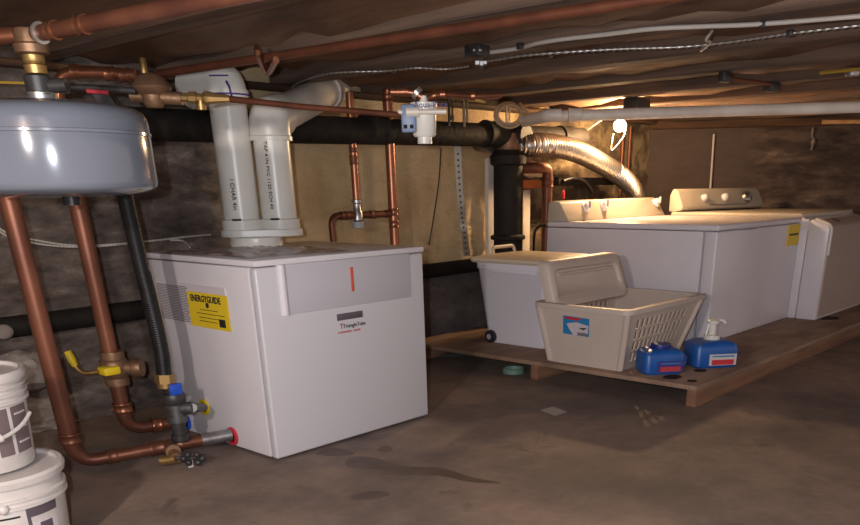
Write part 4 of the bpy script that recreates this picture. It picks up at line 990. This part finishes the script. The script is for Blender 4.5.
# ================================================================= TRASH BIN
bx0, bx1, by0, by1 = 5.0, 5.62, 3.62, 4.34; bz = .80
def rrect(x0, y0, x1, y1, r, n=6):
    P = []
    for cx, cy, a0 in ((x1 - r, y1 - r, 0), (x0 + r, y1 - r, 90), (x0 + r, y0 + r, 180), (x1 - r, y0 + r, 270)):
        for i in range(n + 1):
            a = math.radians(a0 + 90 * i / n); P.append((cx + r * math.cos(a), cy + r * math.sin(a)))
    return P
def loft(b, levels, r, n=6, cap0=True, cap1=True):
    """levels: (x0,y0,x1,y1,z)"""
    R_ = []
    for (x0, y0, x1, y1, z_3) in levels: R_.append([b.bm.verts.new((x, y, z_3)) for x, y in rrect(x0, y0, x1, y1, r, n)])
    for a, c in zip(R_, R_[1:]):
        m_ = len(a)
        for k in range(m_): b.bm.faces.new([a[k], a[(k + 1) % m_], c[(k + 1) % m_], c[k]])
    if cap0: b.bm.faces.new(R_[0][::-1])
    if cap1: b.bm.faces.new(R_[-1])
    return b
tbn = thing('trash_bin', 'tall white wheeled plastic bin with beige lid left of the laundry basket', 'bin', ((bx0 + bx1) / 2, (by0 + by1) / 2, PZ))
b = B(); loft(b, [(bx0 + .06, by0 + .06, bx1 - .06, by1 - .07, PZ + .0), (bx0 + .05, by0 + .05, bx1 - .05, by1 - .06, PZ + .03), (bx0, by0, bx1, by1, bz - .10), (bx0 - .01, by0 - .01, bx1 + .01, by1 + .01, bz - .09), (bx0 - .012, by0 - .012, bx1 + .012, by1 + .012, bz - .04)], .07); obj('bin_body', b, 'bin_white', tbn)
b = B(); loft(b, [(bx0 - .03, by0 - .03, bx1 + .03, by1 + .04, bz - .045), (bx0 - .04, by0 - .04, bx1 + .04, by1 + .05, bz - .03), (bx0 - .035, by0 - .035, bx1 + .035, by1 + .045, bz - .012), (bx0 + .03, by0 + .03, bx1 - .03, by1 - .02, bz + .005), (bx0 + .12, by0 + .12, bx1 - .12, by1 - .12, bz + .01)], .06); obj('lid', b, 'bin_lid', tbn)
b = B(); b.tube(fil([(bx0 + .26, by1 + .02, bz - .03), (bx0 + .26, by1 + .04, bz + .045), (bx0 + .54, by1 + .04, bz + .045), (bx0 + .54, by1 + .02, bz - .03)], .04), .014, 10); obj('carry_handle', b, 'bin_lid', tbn)
for xx in (bx0 + .01, bx1 - .07):
    b = B(); b.lathe([(.0, 0), (.045, 0), (.05, .008), (.05, .04), (.045, .048), (0, .048)], (xx, by1 - .13, PZ + .05), (1, 0, 0), 24); wh = obj('wheel', b, 'dark_plastic', tbn)
    b = B(); b.lathe([(0, -.004), (.022, -.004), (.022, .0), (0, .001)], (xx, by1 - .13, PZ + .05), (1, 0, 0), 16); obj('hub', b, 'grey_plastic', wh)
b = B(); b.box((bx0 - .018, by0 + .12, bz - .115), (bx0 + .01, by1 - .16, bz - .085), .008); obj('grip_lip', b, 'bin_white', tbn)

# ================================================================= LAUNDRY BASKET (slotted walls)
kx0, ky0, kx1, ky1 = 4.66, 2.73, 5.72, 3.46; kz = .553
ix0, iy0, ix1, iy1 = 4.72, 2.80, 5.50, 3.385     # base
tk = thing('laundry_basket', 'beige plastic laundry basket with slotted ends and a blue sticker, on the platform', 'basket', ((kx0 + kx1) / 2, (ky0 + ky1) / 2, PZ))
def wallpt(side, u, v):
    """u along the side 0..1, v height 0..1"""
    x0 = ix0 + (kx0 - ix0) * v; x1 = ix1 + (kx1 - ix1) * v; y0 = iy0 + (ky0 - iy0) * v; y1 = iy1 + (ky1 - iy1) * v; z_4 = PZ + .01 + (kz - PZ - .02) * v
    if side == 'W': return V((x0, y1 + (y0 - y1) * u, z_4))
    if side == 'S': return V((x0 + (x1 - x0) * u, y0, z_4))
    if side == 'E': return V((x1, y0 + (y1 - y0) * u, z_4))
    return V((x1 + (x0 - x1) * u, y1, z_4))
def slotwall(b, side, slotted, nrm, th=.012):
    us = [0, .1]; nS = 11
    for i in range(nS):
        a = .14 + .72 * i / nS; us += [a, a + .72 / nS * .6]
    us += [.9, 1]; us = sorted(set([round(u, 5) for u in us]))
    vs_ = [0, .10, .25, .29, .44, .48, .63, .67, .82, .9, 1]
    holes_v = [(.10, .25), (.29, .44), (.48, .63), (.67, .82)]
    hu = [(round(.14 + .72 * i / nS, 5), round(.14 + .72 * i / nS + .72 / nS * .6, 5)) for i in range(nS)]
    def inn(u0, u1, v0, v1): return slotted and any(abs(a - u0) < 1e-4 and abs(c - u1) < 1e-4 for a, c in hu) and any(abs(a - v0) < 1e-4 and abs(c - v1) < 1e-4 for a, c in holes_v)
    n = V(nrm); t = b.bm; cache = {}
    def vert(i, j, k):
        if (i, j, k) not in cache: cache[(i, j, k)] = t.verts.new(wallpt(side, us[i], vs_[j]) + n * (th if k else 0))
        return cache[(i, j, k)]
    solid = [[not inn(us[i], us[i + 1], vs_[j], vs_[j + 1]) for j in range(len(vs_) - 1)] for i in range(len(us) - 1)]
    for i in range(len(us) - 1):
        for j in range(len(vs_) - 1):
            if not solid[i][j]: continue
            t.faces.new([vert(i, j, 0), vert(i + 1, j, 0), vert(i + 1, j + 1, 0), vert(i, j + 1, 0)])
            t.faces.new([vert(i, j, 1), vert(i, j + 1, 1), vert(i + 1, j + 1, 1), vert(i + 1, j, 1)])
            for di, dj, e in ((-1, 0, ((i, j), (i, j + 1))), (1, 0, ((i + 1, j), (i + 1, j + 1))), (0, -1, ((i, j), (i + 1, j))), (0, 1, ((i, j + 1), (i + 1, j + 1)))):
                a, c = i + di, j + dj
                if not (0 <= a < len(us) - 1 and 0 <= c < len(vs_) - 1) or not solid[a][c]:
                    t.faces.new([vert(*e[0], 0), vert(*e[1], 0), vert(*e[1], 1), vert(*e[0], 1)])
b = B()
slotwall(b, 'W', False, (1, 0, 0)); slotwall(b, 'S', True, (0, 1, 0)); slotwall(b, 'E', False, (-1, 0, 0)); slotwall(b, 'N', True, (0, -1, 0))
b.box((ix0, iy0, PZ), (ix1, iy1, PZ + .015))
for c_s in (('W', 1), ('S', 1), ('E', 1), ('N', 1)):
    pts = [wallpt(c_s[0], 1, v) for v in (0, .5, 1)]; b.tube(pts, .022, 12)
bk = obj('basket_body', b, 'basket', tk, angle=30)
def rimring(b, grow, z0, z1, r):
    o_ = rrect(kx0 - grow, ky0 - grow, kx1 + grow, ky1 + grow, r); i_ = rrect(kx0 + .01, ky0 + .01, kx1 - .01, ky1 - .01, r)
    n = len(o_); t = b.bm
    a = [t.verts.new((*p, z0)) for p in o_]; c = [t.verts.new((*p, z1)) for p in o_]; d_ = [t.verts.new((*p, z1)) for p in i_]; e_ = [t.verts.new((*p, z0)) for p in i_]
    for k in range(n):
        k2_ = (k + 1) % n
        for A_, B_ in ((a, c), (c, d_), (d_, e_), (e_, a)): t.faces.new([A_[k], A_[k2_], B_[k2_], B_[k]])
b = B(); rimring(b, .035, kz - .032, kz, .07); obj('rim', b, 'basket', tk, angle=50)
# sticker on the long left side
def wp(px, py):
    r = ray(px, py); n = (wallpt('W', 0, 0) - wallpt('W', 1, 0)).cross(wallpt('W', 0, 1) - wallpt('W', 0, 0)).normalized(); o_ = wallpt('W', 0, 0)
    t_ = (o_ - EYE).dot(n) / r.dot(n); return EYE + r * t_
n = (wallpt('W', 0, 0) - wallpt('W', 1, 0)).cross(wallpt('W', 0, 1) - wallpt('W', 0, 0)).normalized()
if n.x > 0: n = -n
def quad(pxs, off, th=.002):
    a = [wp(*p) + n * off for p in pxs]; b = B(); b.hexa([p - n * th for p in a], a); return b
st = obj('sticker', quad(((563.5, 315), (589.5, 319), (589, 337), (563.5, 333)), .005), 'label_blue', tk); st['label'] = 'blue sticker with red bar'
obj('sticker_bar', quad(((565, 316), (583, 318.5), (578, 320.5), (566, 318.5)), .007), 'label_red', st)
obj('sticker_photo', quad(((567, 323), (577, 322), (589, 326), (588, 334), (574, 335), (570, 329)), .007), 'label_white', st)
obj('sticker_barcode', quad(((578, 332), (587, 333), (586.5, 336), (578, 335)), .009), 'ink_grey', st)
obj('sticker_shadow_print', quad(((579, 327.5), (588, 328), (584, 330)), .009), 'ink', st)
# leaning storage lid inside basket
lp = [ony(541, 261, 3.42), ony(620, 253, 3.42)]
zt_l = (lp[0].z + lp[1].z) / 2
xl0, xl1 = lp[0].x + .08, lp[1].x
def lean(x, z_5, off): return V((x, 3.37 + (z_5 - .5) * .3 + off, z_5))
def outline(x0, x1, z0, z1, inset, xb0, xb1, r=.06, off=0.0):
    P = []
    pts = [(xb0 + inset, z0 + inset), (xb1 - inset, z0 + inset), (x1 - inset, z1 - inset), (x0 + inset, z1 - inset)]
    V3 = [V((x, 0, z_6)) for x, z_6 in pts]; out = []
    for i in range(4):
        a, c, d_ = V3[i - 1], V3[i], V3[(i + 1) % 4]; p0_ = c + (a - c).normalized() * r; p2_ = c + (d_ - c).normalized() * r
        for j in range(6): t_ = j / 5; out.append(p0_ * (1 - t_) ** 2 + c * 2 * t_ * (1 - t_) + p2_ * t_ * t_)
    return [lean(v.x, v.z, off) for v in out]
tld = thing('storage_lid', 'beige rectangular storage tub lid standing upright inside the laundry basket', 'lid', lean((xl0 + xl1) / 2, .17, 0))
z0l = .50; xb0, xb1 = xl0 - .0, xl1 + .04
rings = [outline(xl0, xl1, z0l, zt_l, 0, xb0, xb1, off=.05), outline(xl0, xl1, z0l, zt_l, 0, xb0, xb1, off=-.02), outline(xl0, xl1, z0l, zt_l, .012, xb0, xb1, off=-.035), outline(xl0, xl1, z0l, zt_l, .06, xb0, xb1, off=-.035), outline(xl0, xl1, z0l, zt_l, .075, xb0, xb1, off=-.01)]
b = B(); Rg = [[b.bm.verts.new(p) for p in rg] for rg in rings]
for a, c in zip(Rg, Rg[1:]):
    for k in range(len(a)): b.bm.faces.new([a[k], a[(k + 1) % len(a)], c[(k + 1) % len(a)], c[k]])
b.bm.faces.new(Rg[0][::-1]); b.bm.faces.new(Rg[-1]); obj('lid_shell', b, 'basket', tld, angle=50)
b = B(); q0, q1 = lean(xl0 + .12, zt_l - .10, -.02), lean(xl1 - .12, zt_l - .10, -.02); b.tube([q0, q1], .012, 8); obj('raised_rib', b, 'basket', tld)

# ================================================================= BLUE JUGS
def jug(label, px0, py0, px1, py1, ztop, pump):
    c0_ = onz((px0 + px1) / 2, (py0 + py1) / 2, PZ); c = c0_ - TOWARD * .11; c.z = PZ
    hw = (px1 - px0) / 2 * depth(c) / F * .93; h = ztop - PZ
    R_ = Matrix.Rotation(math.atan2(RIGHT.y, RIGHT.x) + .15, 3, 'Z')
    t = thing('detergent_jug', label, 'jug', c)
    b = B(); dd = hw * .8
    loft(b, [(c.x - hw * .9, c.y - dd * .9, c.x + hw * .9, c.y + dd * .9, PZ), (c.x - hw, c.y - dd, c.x + hw, c.y + dd, PZ + .015), (c.x - hw, c.y - dd, c.x + hw, c.y + dd, PZ + h * .75), (c.x - hw * .94, c.y - dd * .94, c.x + hw * .94, c.y + dd * .94, PZ + h * .88), (c.x - hw * .7, c.y - dd * .75, c.x + hw * .7, c.y + dd * .75, PZ + h * .97), (c.x - hw * .4, c.y - dd * .45, c.x + hw * .4, c.y + dd * .45, PZ + h)], hw * .28)
    for v in b.bm.verts: v.co = R_ @ (v.co - c) + c
    obj('jug_body', b, 'blue', t)
    f_ = -(R_ @ V((0, 1, 0))); rt = R_ @ V((1, 0, 0))
    b = B(); q = c + rt * hw * .25 + f_ * (dd + .003) + V((0, 0, h * .32)); bx = B(); bx.box(q - V((hw * .62, .003, h * .2)), q + V((hw * .62, .003, h * .22)), rot=R_, piv=q); lb = obj('front_label', bx, 'ink_purple' if not pump else 'label_white', t)
    bx = B(); q2 = q + f_ * .004 - V((0, 0, h * .08)); bx.box(q2 - V((hw * .5, .002, h * .1)), q2 + V((hw * .5, .002, h * .09)), rot=R_, piv=q2); obj('label_band', bx, 'label_red' if pump else 'red_tape', lb)
    bx = B(); q3 = q + f_ * .004 + V((0, 0, h * .14)); bx.box(q3 - V((hw * .5, .002, h * .025)), q3 + V((hw * .5, .002, h * .025)), rot=R_, piv=q3); obj('label_print', bx, 'label_blue', lb)
    # side handle
    e_ = c + rt * hw * .92
    b = B(); b.tube(fil([e_ + V((0, 0, h * .72)), e_ + rt * .05 + V((0, 0, h * .62)), e_ + rt * .05 + V((0, 0, h * .2)), e_ + V((0, 0, h * .1))], .04), .016, 10); obj('side_handle', b, 'blue', t)
    tp_ = c + V((0, 0, h))
    if pump:
        b = B(); b.lathe([(0, -.02), (.055, -.02), (.058, 0), (.055, .025), (.03, .03), (.025, .035), (.025, .10), (.04, .105), (.04, .125), (.02, .135), (0, .135)], tp_, up, 24)
        b.tube(spline([tp_ + V((0, 0, .115)), tp_ + rt * .06 + V((0, 0, .125)), tp_ + rt * .09 + V((0, 0, .105))], 4), .012, 10); b.tube([tp_ + V((0, 0, .1)) - rt * .03, tp_ - rt * .045 + V((0, 0, .03))], .008, 8)
        obj('pump_head', b, 'pvc', t)
    else:
        b = B(); b.lathe([(0, -.015), (.065, -.015), (.07, 0), (.065, .025), (0, .03)], tp_, up, 24); obj('cap', b, 'blue_cap', t)
    return t
jug('squat blue detergent jug with dark blue screw cap, touching the basket', 640, 376, 684, 374, .30, False)
jug('blue detergent jug with white pump top in front of the dryer corner', 689, 369, 737, 367, .315, True)

# ================================================================= FLOOR ITEMS
q = onz(513.5, 372.5, 0); b = B(); rr2 = rad(q, 11)
b.lathe([(rr2 * .85, .0), (rr2, 0), (rr2, .03), (rr2 * .93, .035), (rr2 * .88, .03), (rr2 * .88, .006), (0, .006)], (q.x, q.y, 0), seg=28); o = obj('jar_lid', b, 'teal'); tag(o, 'pale green round lid lying open side up on concrete near the platform', 'lid')
b = B(); b.raw([onz(540, 410, .002), onz(553, 406.5, .002), onz(567.5, 412, .002), onz(555, 416, .002), onz(540, 410, .0045), onz(553, 406.5, .0045), onz(567.5, 412, .0045), onz(555, 416, .0045)], [(0, 1, 2, 3), (4, 5, 6, 7), (0, 1, 5, 4), (1, 2, 6, 5), (2, 3, 7, 6), (3, 0, 4, 7)]); tag(obj('paper_scrap', b, 'paper', smooth=False), 'small pale square of paper on the open concrete floor', 'paper')
q = onz(452, 353, 0)
b = B(); b.lathe([(0.0, 0), (.17, 0), (.18, .01), (.15, .022), (.12, .012), (0, .01)], (q.x, q.y, 0), seg=28); tag(obj('floor_drain_cover', b, 'ledge'), 'low grey round cover on the floor between boiler and platform', 'drain cover')
# water spills on the floor
def spill(i, pxs, lab):
    P_ = [onz(px, py, 0) for px, py in pxs]; c = sum(P_, V((0, 0, 0))) / len(P_); out = spline(P_ + [P_[0]], 5)[:-1]
    b = B(); n = len(out); b.raw([(p.x, p.y, .0006) for p in out] + [(p.x, p.y, .0018) for p in out], [tuple(range(n)), tuple(range(n, 2 * n))] + [(a, (a + 1) % n, n + (a + 1) % n, n + a) for a in range(n)])
    tag(obj('water_spill', b, M['spill'], smooth=False), lab, 'stain')
M['spill'] = mat('damp_concrete', s(84, 68, 60), .5, col2=s(98, 80, 70), scale=9)
spill(0, ((345, 462), (352, 457), (375, 458), (400, 466), (440, 468), (470, 477), (500, 483), (470, 482), (440, 476), (400, 475), (380, 474), (385, 470), (350, 467)), 'long damp streak on the floor in front of the boiler')
spill(1, ((350, 497), (372, 491), (390, 494), (378, 498), (355, 500)), 'small damp patch below the long streak, nearer the viewer')
spill(2, ((315, 454), (330, 448), (352, 452), (350, 455), (330, 456)), 'small damp patch beside the boiler front bottom edge')
spill(3, ((376, 450), (384, 446), (392, 448), (386, 452)), 'tiny damp spot just above the long streak')

GROUPS = {'bucket': 'stacked white buckets', 'detergent_jug': 'blue jugs on the platform', 'vent_pipe': 'white vent pipes on the boiler', 'pipe_hanger': 'hangers on the black ceiling drain', 'copper_riser': 'slim copper risers behind the boiler', 'cable_staple': 'staples holding the ceiling cables', 'armoured_cable': 'armoured ceiling cables', 'twisted_wire': 'twisted wire strands on the left wall', 'supply_pipe': 'slim reddish pipes below the bulb', 'stain': 'stains on the platform', 'water_spill': 'damp marks on the floor', 'mortar_rubble': 'mortar rubble by the left wall', 'joist_bracket': 'dark brackets under the right joists', 'wall_board': 'pale boards beside the stack'}
for o in list(bpy.data.objects):
    if o.parent is None and 'label' in o and o.name.split('.')[0] in GROUPS: o['group'] = GROUPS[o.name.split('.')[0]]
# ================================================================= LIGHT
def lamp(name, kind, loc, e, col, size):
    l = bpy.data.lights.new(name, kind); l.energy = e; l.color = col
    if kind == 'POINT': l.shadow_soft_size = size
    o = bpy.data.objects.new(name, l); o.location = loc; C.objects.link(o); return o
lamp('phone_flash', 'POINT', EYE - RIGHT * .12 + TOWARD * -.02 + V((0, 0, .05)), 210, (.86, .92, 1.0), .02)
lamp('near_bulb', 'POINT', (-.9, 1.0, 1.68), 190, (1, .90, .82), .06)
w = bpy.data.worlds.new('World'); bpy.context.scene.world = w; w.use_nodes = True
w.node_tree.nodes['Background'].inputs[0].default_value = (.75, .62, .55, 1); w.node_tree.nodes['Background'].inputs[1].default_value = .85

# ================================================================= CAMERA
cd_ = bpy.data.cameras.new('camera'); cam = bpy.data.objects.new('camera', cd_); C.objects.link(cam)
cd_.sensor_width = 36; cd_.lens = F / 860 * 36; cd_.shift_x = (430 - PX) / 860; cd_.shift_y = (PY - 262.5) / 860; cd_.clip_start = .02
r0 = V((AX.x, AY.x, AZ.x)); r1_ = V((AX.y, AY.y, AZ.y)); r2_ = V((AX.z, AY.z, AZ.z))
mw = Matrix((( r0.x, -r1_.x, -r2_.x, 0), (r0.y, -r1_.y, -r2_.y, 0), (r0.z, -r1_.z, -r2_.z, H), (0, 0, 0, 1)))
cam.matrix_world = mw
sc = bpy.context.scene; sc.camera = cam; sc.cycles.caustics_reflective = False; sc.cycles.caustics_refractive = False
sc.view_settings.view_transform = 'Standard'; sc.view_settings.look = 'None'; sc.view_settings.exposure = .17; sc.view_settings.gamma = 1
